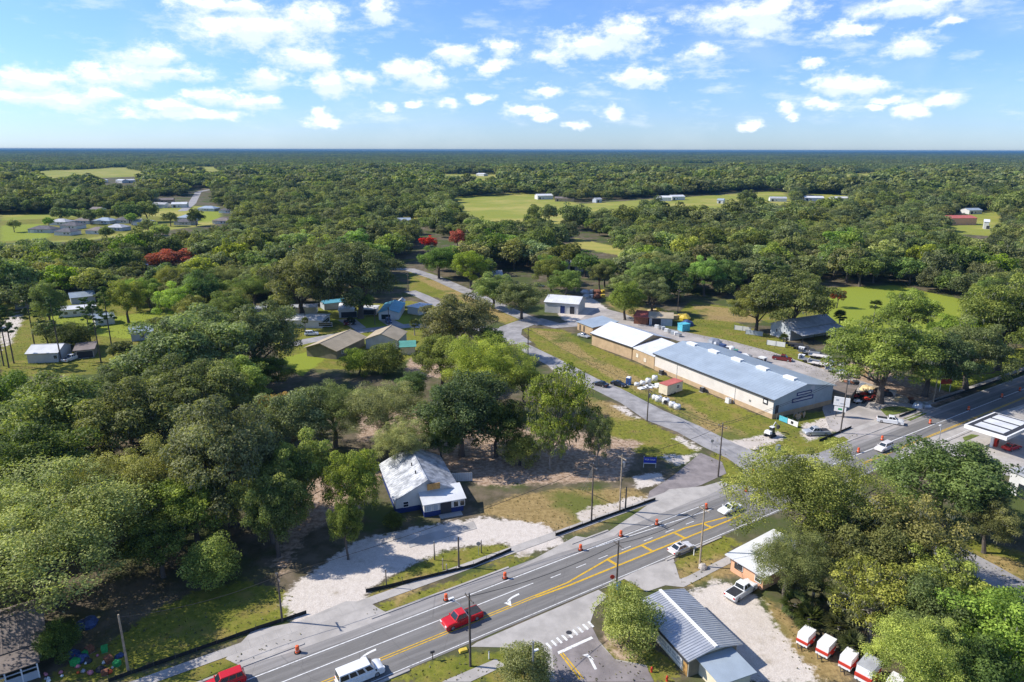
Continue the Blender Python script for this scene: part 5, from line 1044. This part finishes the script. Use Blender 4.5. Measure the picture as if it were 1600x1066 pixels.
pt[13] = pole(1059, 486, 9, 'utility pole with long crossarms behind the tan carport'); pt[14] = pole(638, 456, 8.5, 'utility pole beside the upper lawn'); pt[15] = pole(608, 510, 7.5, 'utility pole on the lane by the teal roofed cottage'); pole(586, 508, 7, 'slim pole left of the cottage driveway', arm=False); pole(832, 1090, 8, 'grey lamp post in front of the shrub tree at the bottom edge', arm=False, mat_='metal_grey', lamp=(.4, 0)); pole(1464, 706, 6.5, 'pale lamp post in front of the fuel station', arm=False, mat_='metal_grey', lamp=(2, 1.2), r=.09)
pt[16] = pole(478, 512, 6.5, 'slim pole by the white mobile home', arm=False)
def wire(a, b, label, sag=.9, off=0):
    a, b = pt[a].copy(), pt[b].copy(); d = (b - a).normalized(); n = Vector((-d.y, d.x, 0)) * off; mb = MB(); q = []
    for i in range(13):
        f = i / 12; q.append(a.lerp(b, f) + n - Vector((0, 0, sag*4*f*(1-f))))
    for i in range(12): mb.tube(q[i], q[i+1], .036, .036, 4)
    tag(mb.build('power_line', M('wire')), label, 'wire', 'overhead wires')
for a, b, lab in ((12, 1, 'overhead wire along the front lawn on the left'), (7, 8, 'overhead wire between the two poles by the silt fence'), (8, 4, 'overhead wire from the transformer pole to the street corner'), (4, 3, 'overhead wire crossing the side street'), (3, 11, 'overhead wire over the yard entrance'), (2, 5, 'overhead wire along the near side of the highway'), (5, 6, 'overhead wire past the pearl sedan'), (4, 9, 'overhead wire along the side street'), (9, 10, 'overhead wire following the side street to the junction'), (1, 7, 'long overhead wire in front of the abandoned shop')):
    wire(a, b, lab)
    if a in (7, 4, 3): wire(a, b, lab.replace('overhead', 'second overhead'), 1.2, .9)
gy = MB(); g0 = pt[7]
for i in range(3): gy.tube(g0 + Vector((0, 0, -.3*i)), G(909 + i*4, 766 + i), .03, .03, 4)
tag(gy.build('guy_wire', M('metal_grey')), 'three pale guy wires running down from the pole by the silt fence', 'wire')
# orange construction drums
drum = MB().lathe([(.29, 0), (.29, .1), (.26, .12), (.23, .95), (.16, 1.0)], 14).mesh('drum', M('orange')); dbase = MB().lathe([(.42, 0), (.42, .09)], 12).mesh('base', M('rubber'))
bands = [MB().lathe([(.262 - .036*(z-.12)/.83 - 0, z), (.262 - .036*(z+.14-.12)/.83, z+.14)], 14).mesh('stripe', M('refl_white')) for z in (.35, .68)]
for i, (x, y, lab) in enumerate(((465,1020,'orange drum by the sandy driveway'),(697,938,'orange drum above the red pickup'),(789,904,'orange drum at the end of the grass strip'),(907,860,'orange drum at the gravel driveway'),(970,838,'orange drum on the shoulder near the guyed pole'),(1026,820,'orange drum on the concrete driveway edge'),(1103,795,'orange drum ahead of the half hidden white car'),(1166,768,'orange drum half under the big oak'),(1177,741,'orange drum on the corner of the side street'),
    (1341,707,'orange drum left of the white car beyond the intersection'),(1378,688,'orange drum behind the white car beyond the intersection'),(1453,662,'orange drum in front of the grass island'),(1513,641,'orange drum on the far shoulder, third from the right'),(1565,621,'orange drum on the far shoulder, second from the right'),(1593,611,'orange drum on the far shoulder nearest the right edge'))):
    p = G(x, y); t = thing('traffic_drum', lab, 'traffic drum', (p.x, p.y, .045), 0, 'orange traffic drums along the shoulder'); t.scale = (1.05, 1.05, 1.05)
    link('body', drum, t); link('base', dbase, t)
    for b_ in bands: link('stripe', b_, t)
# silt fences
def silt(pts, label):
    P = [G(*p) for p in pts]; t = thing('silt_fence', label, 'fence', P[0], 0)
    for i in range(len(P)-1):
        a, b = P[i] - P[0], P[i+1] - P[0]; d = (b-a).normalized(); n = Vector((-d.y, d.x, 0))*.02; L = (b-a).length; k = max(1, int(L/2.4)); mb = MB()
        for j in range(k):
            q0, q1 = a.lerp(b, j/k), a.lerp(b, (j+1)/k); s0 = .56 + random.uniform(-.08, .08); mb.add([q0-n, q1-n, q1-n+Vector((0,0,.58)), q0-n+Vector((0,0,s0)), q0+n, q1+n, q1+n+Vector((0,0,.58)), q0+n+Vector((0,0,s0))], [(0,1,2,3),(7,6,5,4),(3,2,6,7)])
            MB().box(q0.x-.03, q0.x+.03, q0.y-.03, q0.y+.03, 0, .95).build('stake', M('wood_pole'), t)
        mb.build('fabric', M('silt_black'), t)
silt([(170,1066),(400,985),(479,959)], 'black silt fence along the left front lawn'); silt([(572,926),(600,920),(740,886),(799,861)], 'black silt fence in front of the gravel lot'); silt([(868,838),(950,808),(1024,782)], 'black silt fence below the two utility poles'); silt([(1280,690),(1330,669)], 'short black silt fence by the silver pickup'); silt([(1405,652),(1432,642)], 'short black silt fence on the grass island'); silt([(1459,629),(1530,606),(1610,578)], 'black silt fence along the far pavement on the right')

# signs
def text_mesh(txt, size, m, parent, loc, rot, name='lettering'):
    cu = bpy.data.curves.new('lettering', 'FONT'); cu.body = txt; cu.size = size; cu.extrude = .01; cu.align_x = 'CENTER'; cu.align_y = 'CENTER'
    tmp = bpy.data.objects.new('lettering', cu); COL.objects.link(tmp); bpy.context.view_layer.update()
    me = bpy.data.meshes.new_from_object(tmp.evaluated_get(bpy.context.evaluated_depsgraph_get())); bpy.data.objects.remove(tmp)
    me.materials.clear(); me.materials.append(m); o = link(name, me, parent); o.location = loc; o.rotation_euler = rot; return o
p = G(1015, 731); t = thing('sale_sign', 'blue for sale sign on two pale posts in the shade', 'sign', p, R(-4))
bd = MB().box(-1.3, 1.3, -.04, .04, .95, 2.35).build('board', M('sign_blue'), t); text_mesh('FOR SALE', .5, M('sign_text'), bd, (0, -.06, 1.85), (R(90), 0, 0))
MB().box(-1.3, 1.3, -.06, -.041, .95, 1.1).build('stripe', M('sign_text'), bd)
for x in (-1.3, 1.22): MB().box(x, x+.08, .041, .12, 0, 2.6).build('post', M('trim_white'), t)
p = G(1312, 652); t = thing('pylon_sign', 'white two panel pylon sign at the yard entrance', 'sign', p, R(-30)); b1 = MB().box(-1.8, 1.8, -.2, .2, 3.0, 5.2).build('board', M('trim_white'), t); b2 = MB().box(-1.5, 1.2, -.18, .18, 1.5, 2.8).build('board', M('trim_white'), t)
for x in (-1.0, .8): MB().box(x, x+.2, -.1, .1, 0, 3.0).build('post', M('trim_dark'), t)
mk = MB(); mk.box(-1.3, -.7, -.22, -.2, 4.2, 4.7); mk.box(-.3, .9, -.22, -.2, 3.5, 3.8); mk.build('sign_mark', M('wall_grey'), b1); MB().box(-.6, .3, -.2, -.18, 1.9, 2.4).build('sign_mark', M('junk_green'), b2)
p = G(1476, 612); t = thing('roadside_sign', 'dark red roadside sign on two posts under the oaks', 'sign', p, RANG-.5); MB().box(-1.5, 1.5, -.08, .08, 2.2, 3.6).build('board', M('sign_red'), t)
for x in (-1.5, 1.4): MB().box(x, x+.12, .08, .2, 0, 3.7).build('post', M('trim_white'), t)
for (x, y, lab, c_, h_) in ((956,921,'red stop sign beside the utility pole at the street corner','red_stripe',2.2), (1395,733,'dark backed stop sign between the two roadside trees','trim_dark',2.2), (1112,702,'small grey street sign on the side street','metal_grey',2.0), (748,868,'small grey sign post by the gravel lot','metal_grey',2.2)):
    p = G(x, y); t = thing('road_sign', lab, 'road sign', p, R(-20)); MB().tube((0,0,0), (0,0,h_), .04, .04, 6).build('post', M('metal_grey'), t); o = MB().lathe([(.38, -.02), (.38, .02)], 8).build('plate', M(c_), t); o.location = (0, -.05, h_); o.rotation_euler = (R(90), 0, R(22.5))
for (x, y, lab, c_) in ((676,1031,'black mailbox post on the verge below the red pickup','trim_dark'), (1018,1050,'red hydrant beside the corner building','red_stripe'), (1042,1064,'red hydrant at the bottom edge by the corner building','red_stripe'), (966,921,'blue newspaper box by the utility pole','blue_plastic'), (764,1030,'pale post on the grass by the bottom street','trim_white'), (724,1018,'yellow box lying on the verge','yellow_paint'), (1084,868,'white marker post on the verge by the orange house','trim_white')):
    p = G(x, y); t = thing({'black':'mailbox','red h':'fire_hydrant','blue ':'newspaper_box'}.get(lab[:5], 'marker_post' if 'post' in lab else 'utility_box'), lab, 'street furniture', p, .4)
    k = 1.0
    if 'hydrant' in lab: MB().lathe([(.16, 0), (.13, .1), (.12, .6), (.15, .66), (.05, .8)], 10).build('barrel', M(c_), t); MB().tube((-.22, 0, .45), (.22, 0, .45), .06).build('outlet', M(c_), t)
    elif 'mailbox' in lab: MB().box(-.05, .05, -.05, .05, 0, 1.1).build('post', M('wood_pole'), t); MB().prism_yz([(-.12, 1.1), (.12, 1.1), (.12, 1.28), (0, 1.38), (-.12, 1.28)], -.28, .28).build('box', M(c_), t)
    elif 'newspaper' in lab: MB().frustum((-.35, .35, -.3, .3), (-.3, .3, -.2, .2), .2, 1.3).build('box', M(c_), t); MB().box(-.2, .2, -.3, -.24, .7, 1.1).build('window', M('trim_white'), t); MB().box(-.3, .3, -.25, .25, 0, .2).build('foot', M('trim_dark'), t)
    elif 'yellow' in lab: MB().frustum((-.6, .6, -.35, .35), (-.5, .5, -.28, .28), .02, .35).build('lid', M(c_), t); MB().box(-.65, .65, -.4, .4, 0, .05).build('rim', M('trim_dark'), t)
    else: MB().box(-.06, .06, -.06, .06, 0, 1.1).build('post', M(c_), t); MB().box(-.08, .08, -.08, .08, 1.1, 1.18).build('cap', M('metal_grey'), t)
for i, (x, y, h_) in enumerate(((692, 890, 1.9), (698, 893, 1.3), (679, 875, 3.4), (604, 918, 3.2), (752, 864, 2.4))):
    p = G(x, y); t = thing('fence_post', ['thick short post', 'shortest stub post', 'tall thin post', 'thin post at the left end', 'thin post at the right end'][i] + ' on the grass in front of the gravel lot', 'post', p, 0, 'old posts before the gravel lot'); MB().tube((0, 0, -.1), (0, 0, h_), .1, .08, 7).build('shaft', M('wood_light' if i < 2 else 'wood_pole'), t); MB().tube((0, 0, h_), (0, 0, h_+.04), .1, .06, 7).build('cap', M('metal_grey'), t)

# things round the warehouse
p = G(982, 601); t = thing('portable_toilet', 'blue portable toilet with white roof on the warehouse lawn', 'portable toilet', p, R(-30)); MB().box(-.6, .6, -.6, .6, 0, 2.1).build('cabin', M('blue_plastic'), t); MB().frustum((-.62, .62, -.62, .62), (-.45, .45, -.45, .45), 2.1, 2.35).build('roof', M('trim_white'), t); MB().box(-.42, .42, -.63, -.6, .15, 1.95).build('door', M('tarp_blue'), t)
for i, (x, y, r_, h_) in enumerate(((995,603,.8,1.0),(1004,601,.8,1.1),(1013,599,.85,1.5),(1023,595,.85,1.6),(1023,624,.8,1.2),(1029,627,.95,1.5),(1040,631,1.0,1.6),(1050,636,.9,1.4),(1058,639,.9,1.3))):
    p = G(x, y); t = thing('water_tank', ['leftmost low white tank of the upper row', 'second white tank of the upper row', 'third tall white tank of the upper row', 'right tall white tank of the upper row', 'left white tank of the lower row by the office trailer', 'second white tank of the lower row', 'white tank with dark round opening in the lower row', 'fourth white tank of the lower row', 'last white tank of the lower row'][i] + ' on the lawn', 'tank', p, i, 'white tanks on the warehouse lawn')
    MB().lathe([(r_, 0), (r_, h_*.8), (r_*.85, h_*.95), (r_*.4, h_)], 16).build('shell', M('white_plastic'), t, True); MB().lathe([(r_*.32, h_), (r_*.32, h_+.1)], 12).build('lid', M('metal_grey' if i != 6 else 'trim_dark'), t)
    if i == 6: o = MB().lathe([(r_*.55, 0), (r_*.55, .06)], 14).build('opening', M('trim_dark'), t); o.location = (0, -r_, h_*.5); o.rotation_euler = (R(90), 0, 0)
for i, (x, y) in enumerate(((1005,607),(1014,605),(1021,604),(1032,601))):
    p = G(x, y); t = thing('tank_lid', ['leftmost', 'second', 'third', 'rightmost'][i] + ' flat white slab lying between the tank rows', 'slab', p, .5+i, 'white slabs between the tanks'); MB().box(-1.5, 1.5, -.8, .8, 0, .3).build('slab', M('white_plastic'), t); MB().box(-.3, .3, -.3, .3, .3, .38).build('hatch', M('metal_grey'), t)
# mini excavator
p = G(1203, 682); t = thing('mini_excavator', 'white and grey mini excavator on the sandy patch by the warehouse', 'excavator', p, R(35))
for s in (-1, 1): MB().prism_xz([(-1.2, .25), (-1.0, .03), (1.0, .03), (1.2, .25), (1.05, .5), (-1.05, .5)], s*.75-.2, s*.75+.2).build('track', M('rubber'), t)
MB().box(-.9, .9, -.8, .8, .5, .95).build('chassis', M('trim_dark'), t); MB().frustum((-1.3, -.2, -.75, .75), (-1.2, -.2, -.7, .7), .95, 1.6).build('engine_cover', M('white_plastic'), t); cb2 = MB().frustum((-.4, .7, -.75, .2), (-.3, .5, -.7, .15), .95, 2.4).build('cab', M('glass'), t); MB().box(-.38, .6, -.74, .2, 2.4, 2.5).build('cab_roof', M('white_plastic'), cb2)
bm_ = MB().tube((.7, .4, 1.1), (2.2, .4, 2.9), .16, .13, 6).tube((2.2, .4, 2.9), (3.4, .4, 1.8), .13, .1, 6).build('boom', M('excavator_paint'), t); MB().prism_xz([(3.2, 1.7), (3.6, 1.9), (3.9, 1.3), (3.3, .9)], .1, .7).build('bucket', M('trim_dark'), bm_)
# banner fence
f0, f1 = G(1213, 656), G(1246, 669); d = f1 - f0; t = thing('banner_fence', 'chain fence hung with a teal and a white banner at the warehouse corner', 'fence', f0, math.atan2(d.y, d.x)); L = d.length
MB().box(.8, L*.52, -.05, 0, .2, 1.5).build('banner', M('banner_teal'), t); wb = MB().box(L*.54, L, -.05, 0, .2, 1.5).build('banner', M('trim_white'), t); MB().box(L*.68, L*.8, -.07, -.05, .5, 1.2).build('banner_mark', M('trim_dark'), wb)
for i in range(5): MB().tube((L*i/4, .05, 0), (L*i/4, .05, 1.8), .05, .05, 6).build('post', M('metal_grey'), t)
for i, (x, y) in enumerate(((1245, 655), (1253, 652))):
    p = G(x, y); t = thing('cable_reel', ['left wooden cable reel beside the shaded warehouse gable', 'right wooden cable reel beside the shaded warehouse gable'][i], 'cable reel', p, R(20+30*i), 'wooden cable reels')
    for s in (-.45, .45): o = MB().lathe([(.8, -.06), (.8, .06)], 16).build('flange', M('wood_light'), t); o.rotation_euler = (R(90), 0, 0); o.location = (0, s, .8)
    o = MB().lathe([(.4, -.45), (.4, .45)], 12).build('core', M('wood_board'), t); o.rotation_euler = (R(90), 0, 0); o.location = (0, 0, .8)
lean, _, _ = building('open_shed', 'low brown flat roofed open shed behind the white pylon sign', 'shed', (1296, 628), (1326, 634), 9, 3.0, ('flat', .2), 'wall_olive', 'roof_brown')
# farm machines on the yard
for i in range(6):
    p = G(1338 + (i % 3)*13 + (i//3)*4, 622 + (i//3)*8 - (i % 3)*3.2); t = thing('garden_tractor', ['left red', 'middle red', 'right white', 'front left white', 'middle bright red', 'right dark red'][i] + ' small tractor in the row on the yard', 'tractor', p, R(200), 'small tractors on the yard'); c_ = ['sign_red', 'red_stripe', 'white_plastic', 'white_plastic', 'red_stripe', 'car_maroon'][i]
    MB().frustum((.1, 1.5, -.45, .45), (.15, 1.35, -.38, .38), .55, 1.15).build('hood', M(c_), t); MB().box(-1.1, .2, -.6, .6, .5, .8).build('deck', M(c_), t); MB().box(-.8, -.3, -.3, .3, .8, 1.3).build('seat', M('rubber'), t)
    for x, y, r_ in ((-.8, .65, .5), (-.8, -.65, .5), (1.1, .5, .32), (1.1, -.5, .32)): o = MB().lathe([(r_, -.12), (r_, .12)], 12).build('wheel', M('rubber'), t); o.rotation_euler = (R(90), 0, 0); o.location = (x, y, r_)
# stored goods: pallets, crates, box trailers, tarped piles
def stored(kind, px, py, label, group, yaw=None, s=1.0, color='white_plastic'):
    p = G(px, py); t = thing({'crate':'crate','trailer':'flat_trailer','pile':'tarped_pile','pallet':'lumber_stack','sack':'rubbish_bag','panel':'screen_wall'}[kind], label, {'crate':'crate','trailer':'trailer','pile':'pile','pallet':'lumber','sack':'rubbish','panel':'panel'}[kind], p, random.uniform(0, 3) if yaw is None else yaw, group); t.scale = (s, s, s)
    if kind == 'crate':
        MB().box(-.7, .7, -.6, .6, .08, 1.1).build('box', M(color), t); MB().box(-.75, .75, -.65, .65, 1.1, 1.18).build('lid', M(color), t); MB().box(-.7, .7, -.6, .6, 0, .08).build('skid', M('wood_light'), t)
    elif kind == 'trailer':
        MB().box(-2.6, 2.2, -1, 1, .6, .78).build('deck', M(color), t); MB().box(2.2, 3.4, -.07, .07, .5, .62).build('tow_bar', M('metal_grey'), t); MB().box(-2.6, -2.5, -1, 1, .78, 1.5).build('ramp', M(color), t)
        for x in (-.9, .1):
            for y in (-1.1, 1.1): o = MB().lathe([(.36, -.1), (.36, .1)], 12).build('wheel', M('rubber'), t); o.rotation_euler = (R(90), 0, 0); o.location = (x, y, .36)
    elif kind == 'pile':
        mb = MB(); n = 14; prof = [(1.5, 0), (1.45, .5), (1.1, 1.0), (.5, 1.3)]
        for k in range(3): mb.lathe([(r_*random.uniform(.8, 1.1), z*random.uniform(.8, 1.15)) for r_, z in prof], 9, (random.uniform(-1, 1), random.uniform(-.7, .7), 0))
        mb.build('tarp', M(color), t); MB().tube((-1.6, 0, .06), (1.6, .2, .06), .07, .07, 6).build('weight', M('wood_pole'), t)
    elif kind == 'pallet':
        for k in range(5): MB().box(-1.6, 1.6, -.6, .6, .1 + k*.2, .27 + k*.2).build('board_layer', M(color), t)
        MB().box(-1.5, 1.5, -.55, .55, 0, .1).build('skid', M('wood_pole'), t)
    elif kind == 'panel':
        MB().box(-3, 3, -.08, .08, .1, 1.7).build('panel', M(color), t)
        for x in (-3, 0, 3): MB().box(x-.06, x+.06, -.14, -.08, 0, 1.9).build('post', M('metal_grey'), t)
    else:
        mb = MB().lathe([(.3, 0), (.5, .2), (.42, .5), (.12, .68)], 9); mb.v = [(x*random.uniform(.8, 1.2), y*random.uniform(.8, 1.2), z) for x, y, z in mb.v]; mb.build('bag', M(color), t, True); MB().lathe([(.08, .66), (.14, .8)], 7).build('knot', M(color), t)
yd = R(-33)
for i in range(16):
    k = ['crate', 'pile', 'pallet', 'crate'][i % 4]; stored(k, 1113 + i*5.2, 540 + i*2.0 + random.uniform(-4, 4), f'{["white", "grey", "pale green", "blue", "dark"][i % 5]} {["crate", "covered pile", "board stack", "crate"][i % 4]} in the long row beside the yard', 'goods stored beside the yard', s=random.uniform(.9, 1.5), color=['white_plastic', 'metal_grey', 'roof_green', 'tarp_blue', 'trim_dark'][i % 5])
for i in range(12):
    stored('trailer' if i % 3 else 'crate', 1252 + (i % 6)*14, 549 + (i % 6)*5.4 + (i//6)*12, f'{["white", "pale grey", "cream"][i % 3]} {"flat trailer" if i % 3 else "crate"} in the {"back" if i < 6 else "front"} row left of the broad oak', 'trailers parked left of the broad oak', yaw=yd + random.uniform(-.15, .15), s=1.25, color=['white_plastic', 'metal_grey', 'wall_cream'][i % 3])
for i in range(5): stored('trailer', 1242 + i*9, 541 + i*4.5, 'dark flat trailer in front of the grey shop porch', 'dark trailers by the shop', yaw=yd + .2, s=1.2, color='trim_dark')
for i, (x, y) in enumerate(((1160, 517), (1178, 524), (1212, 541))): stored('panel', x, y, ['left pale panel wall on the grass strip', 'greenish panel wall right of the first', 'white panel wall in front of the grey shop'][i], 'panel walls on the grass strip', yaw=R(-32), color=['wall_white', 'wall_grey', 'trim_white'][i])
for i in range(6): stored('pile' if i % 2 else 'pallet', 1022 + i*9, 489 + i*2 + random.uniform(-2, 2), 'yellow machine part or lumber stored behind the tan carport', 'yellow goods behind the carport', s=1.6, color=['lumber', 'yellow_paint'][i % 2])
for i in range(8): stored('crate', 1026 + i*5, 513 + i*1.6 + random.uniform(-1, 2), 'white or grey crate beside the tan carport', 'crates beside the carport', color=['white_plastic', 'metal_grey', 'wall_grey'][i % 3])
stored('crate', 1068, 517, 'teal container on the grass right of the carport', None, yaw=.4, s=2.4, color='banner_teal'); stored('pile', 1075, 509, 'blue tarp covered pile right of the carport', None, s=1.5, color='tarp_blue')
for i in range(14): stored(['pallet', 'pile', 'crate'][i % 3], 1318 + i*9.5, 600 + i*2.6 + random.uniform(-3, 3), 'wood or scrap heap along the edge of the broad oak', 'scrap heaps under the broad oak', s=random.uniform(.8, 1.3), color=['wood_light', 'rust', 'trim_dark', 'metal_grey', 'lumber'][i % 5])
stored('pallet', 1340, 584, 'yellow lumber stack at the corner of the broad oak', None, yaw=yd, s=1.9, color='lumber')
for i in range(8): stored('crate' if i % 2 else 'pile', 915 + (i % 4)*9, 458 + (i//4)*7, 'grey machine or crate parked behind the pink yard', 'machines behind the pink yard', s=1.2, color=['metal_grey', 'white_plastic', 'rust', 'yellow_paint'][i % 4])
# junk by the brown house
JC = ['junk_green', 'junk_pink', 'tarp_blue', 'white_plastic', 'rust', 'orange', 'trim_dark', 'metal_grey']
for i in range(26): stored(['crate', 'sack', 'pile', 'sack'][i % 4], 112 + random.uniform(0, 75), 1012 + random.uniform(0, 44), f'{["green", "pink", "blue", "white", "rusty", "orange", "black", "grey"][i % 8]} junk heaped by the brown roof house', 'household junk by the brown house', s=random.uniform(.25, .55) if i % 4 == 2 else random.uniform(.35, .75), color=JC[i % 8])
stored('pile', 140, 975, 'blue tarp under the trees behind the junk', None, s=.7, color='tarp_blue')
for i in range(9): stored('sack', 55 + random.uniform(0, 45), 1052 + random.uniform(0, 14), 'pale scrap in front of the brown house', 'scrap in front of the brown house', s=random.uniform(.3, .6), color=['white_plastic', 'junk_pink', 'metal_grey'][i % 3])
for i, (x, y) in enumerate(((1182, 703), (1193, 707), (1198, 711), (1098, 888))):
    p = G(x, y); mb = MB().lathe([(.3, 0), (.75, .15), (.7, .5), (.3, .8)], 9); mb.v = [(a*random.uniform(.75, 1.2), b*random.uniform(.75, 1.2), c) for a, b, c in mb.v]; o = mb.build('boulder', M('rock')); o.location = p; tag(o, ['left boulder on the corner lawn', 'middle boulder on the corner lawn', 'right boulder on the corner lawn', 'lone boulder at the foot of the grey utility pole'][i], 'boulder', 'boulders')
p = G(1215, 706); t = thing('utility_cabinet', 'grey utility cabinet on the corner lawn by the big oak', 'cabinet', p, .5); MB().box(-.5, .5, -.35, .35, .1, 1.6).build('cabinet', M('metal_grey'), t); MB().box(-.6, .6, -.45, .45, 0, .1).build('plinth', M('concrete'), t); MB().box(-.4, .4, -.37, -.35, .25, 1.45).build('door', M('wall_grey'), t)
# cargo trailers with a red band
for i, (x, y, s, lab) in enumerate(((1258,1006,1.0,'leftmost small white box trailer with red band'),(1289,1022,1.05,'second small white box trailer with red band'),(1324,1042,1.0,'third small white box trailer with red band'),(1354,1062,1.3,'larger white box trailer with grey roof and red band'),(1396,1082,1.0,'white box trailer cut by the bottom edge'))):
    p = G(x, y); t = thing('box_trailer', lab, 'trailer', p, R(222), 'white and red box trailers'); t.scale = (s, s, s)
    bx_ = MB().frustum((-1.2, 1.2, -.75, .75), (-1.18, 1.05, -.73, .73), .4, 1.95).build('box', M('white_plastic'), t); MB().box(-1.215, 1.215, -.765, .765, .75, 1.15).build('band', M('red_stripe'), bx_)
    MB().box(-1.2, 1.07, -.74, .74, 1.95, 2.0).build('roof', M('trim_white' if i != 3 else 'roof_grey'), t); MB().tube((1.2, -.5, .45), (2.1, 0, .45), .05).tube((1.2, .5, .45), (2.1, 0, .45), .05).build('tow_bar', M('trim_dark'), t); MB().box(-1.235, -1.2, -.6, .6, .5, 1.8).build('rear_door', M('trim_white'), t)
    for y_ in (-.8, .8): o = MB().lathe([(.32, -.1), (.32, .1)], 12).build('wheel', M('rubber'), t); o.rotation_euler = (R(90), 0, 0); o.location = (-.1, y_, .32); fd = MB().box(-.5, .3, y_-.14, y_+.14, .66, .74).build('fender', M('red_stripe'), t)
# rough grass, weeds and fallen leaves on the lawns and verges
def tufts():
    pos = []
    for z, dens in (('lawn', 1.1), ('dry', .9)):
        for pl in ZONES[z]:
            P_ = np.array([G(*q)[:2] for q in pl])
            if P_[:,1].min() > 190: continue
            mn, mx_ = P_.min(0), P_.max(0); n = int((mx_-mn).prod() * dens); q = rng.uniform(mn, mx_, (n, 2)); ins = np.zeros(n, bool)
            for i in range(len(P_)):
                a, b = P_[i], P_[(i+1) % len(P_)]; cr = (a[1] > q[:,1]) != (b[1] > q[:,1]); ins ^= cr & (q[:,0] < (b[0]-a[0])*(q[:,1]-a[1])/(b[1]-a[1]+1e-12)+a[0])
            pos.append(q[ins])
    q = np.concatenate(pos); s = (q - np.array(RA)[:2]) @ np.array(RU)[:2]; o = (q - np.array(RA)[:2]) @ np.array(RN)[:2]
    q = q[~((o > LOW - .8) & (o < UP + .6)) & ~((o > 11) & (o < 13.3))]
    n = len(q); p3 = np.concatenate([q, rng.uniform(.02, .12, (n, 1))], 1); nr = rng.normal(size=(n, 3)); nr[:,2] = np.abs(nr[:,2]) + .3
    me = leaf_mesh('grass_tuft', p3, nr, rng.uniform(.08, .26, n), rng.uniform(0, 1, n), rng.uniform(0, .35, n), .5)
    g = link('grass_tuft', me); g.color = (.16, .17, .04, 1); tag(g, 'rough grass and weeds on the lawns and verges', 'grass', kind='stuff')
tufts()
# haze: one closed box of thin blue air round everything
hz = MB().box(-21500, 21500, -300, 28500, -1, CAM_H + 4).build('haze'); tag(hz, 'thin blue haze over the land', 'haze', kind='stuff')
hm = bpy.data.materials.new('haze'); hm.use_nodes = True; hm.node_tree.nodes.clear(); t = NT(hm.node_tree); o = t.n('ShaderNodeOutputMaterial'); v = t.n('ShaderNodeVolumePrincipled')
v.inputs['Color'].default_value = (.10, .27, .50, 1); v.inputs['Density'].default_value = .00007; v.inputs['Anisotropy'].default_value = 0.0
t.t.links.new(v.outputs[0], o.inputs['Volume']); hz.data.materials.append(hm)
scn.cycles.volume_bounces = 0

# things that still share a description are told apart by their order in the view
byl = {}
for o in scn.objects:
    if o.parent is None and 'label' in o: byl.setdefault(o['label'], []).append(o)
for lab, q in byl.items():
    if len(q) < 2: continue
    q.sort(key=lambda o: o.location.x / max(1, o.location.y))
    for k, o in enumerate(q):
        w = 'leftmost' if k == 0 else (ORD[k].strip() + ' from the left' if k < 19 else 'rightmost')
        if k == len(q) - 1: w = 'rightmost'
        o['label'] = f'{lab}, {w}'
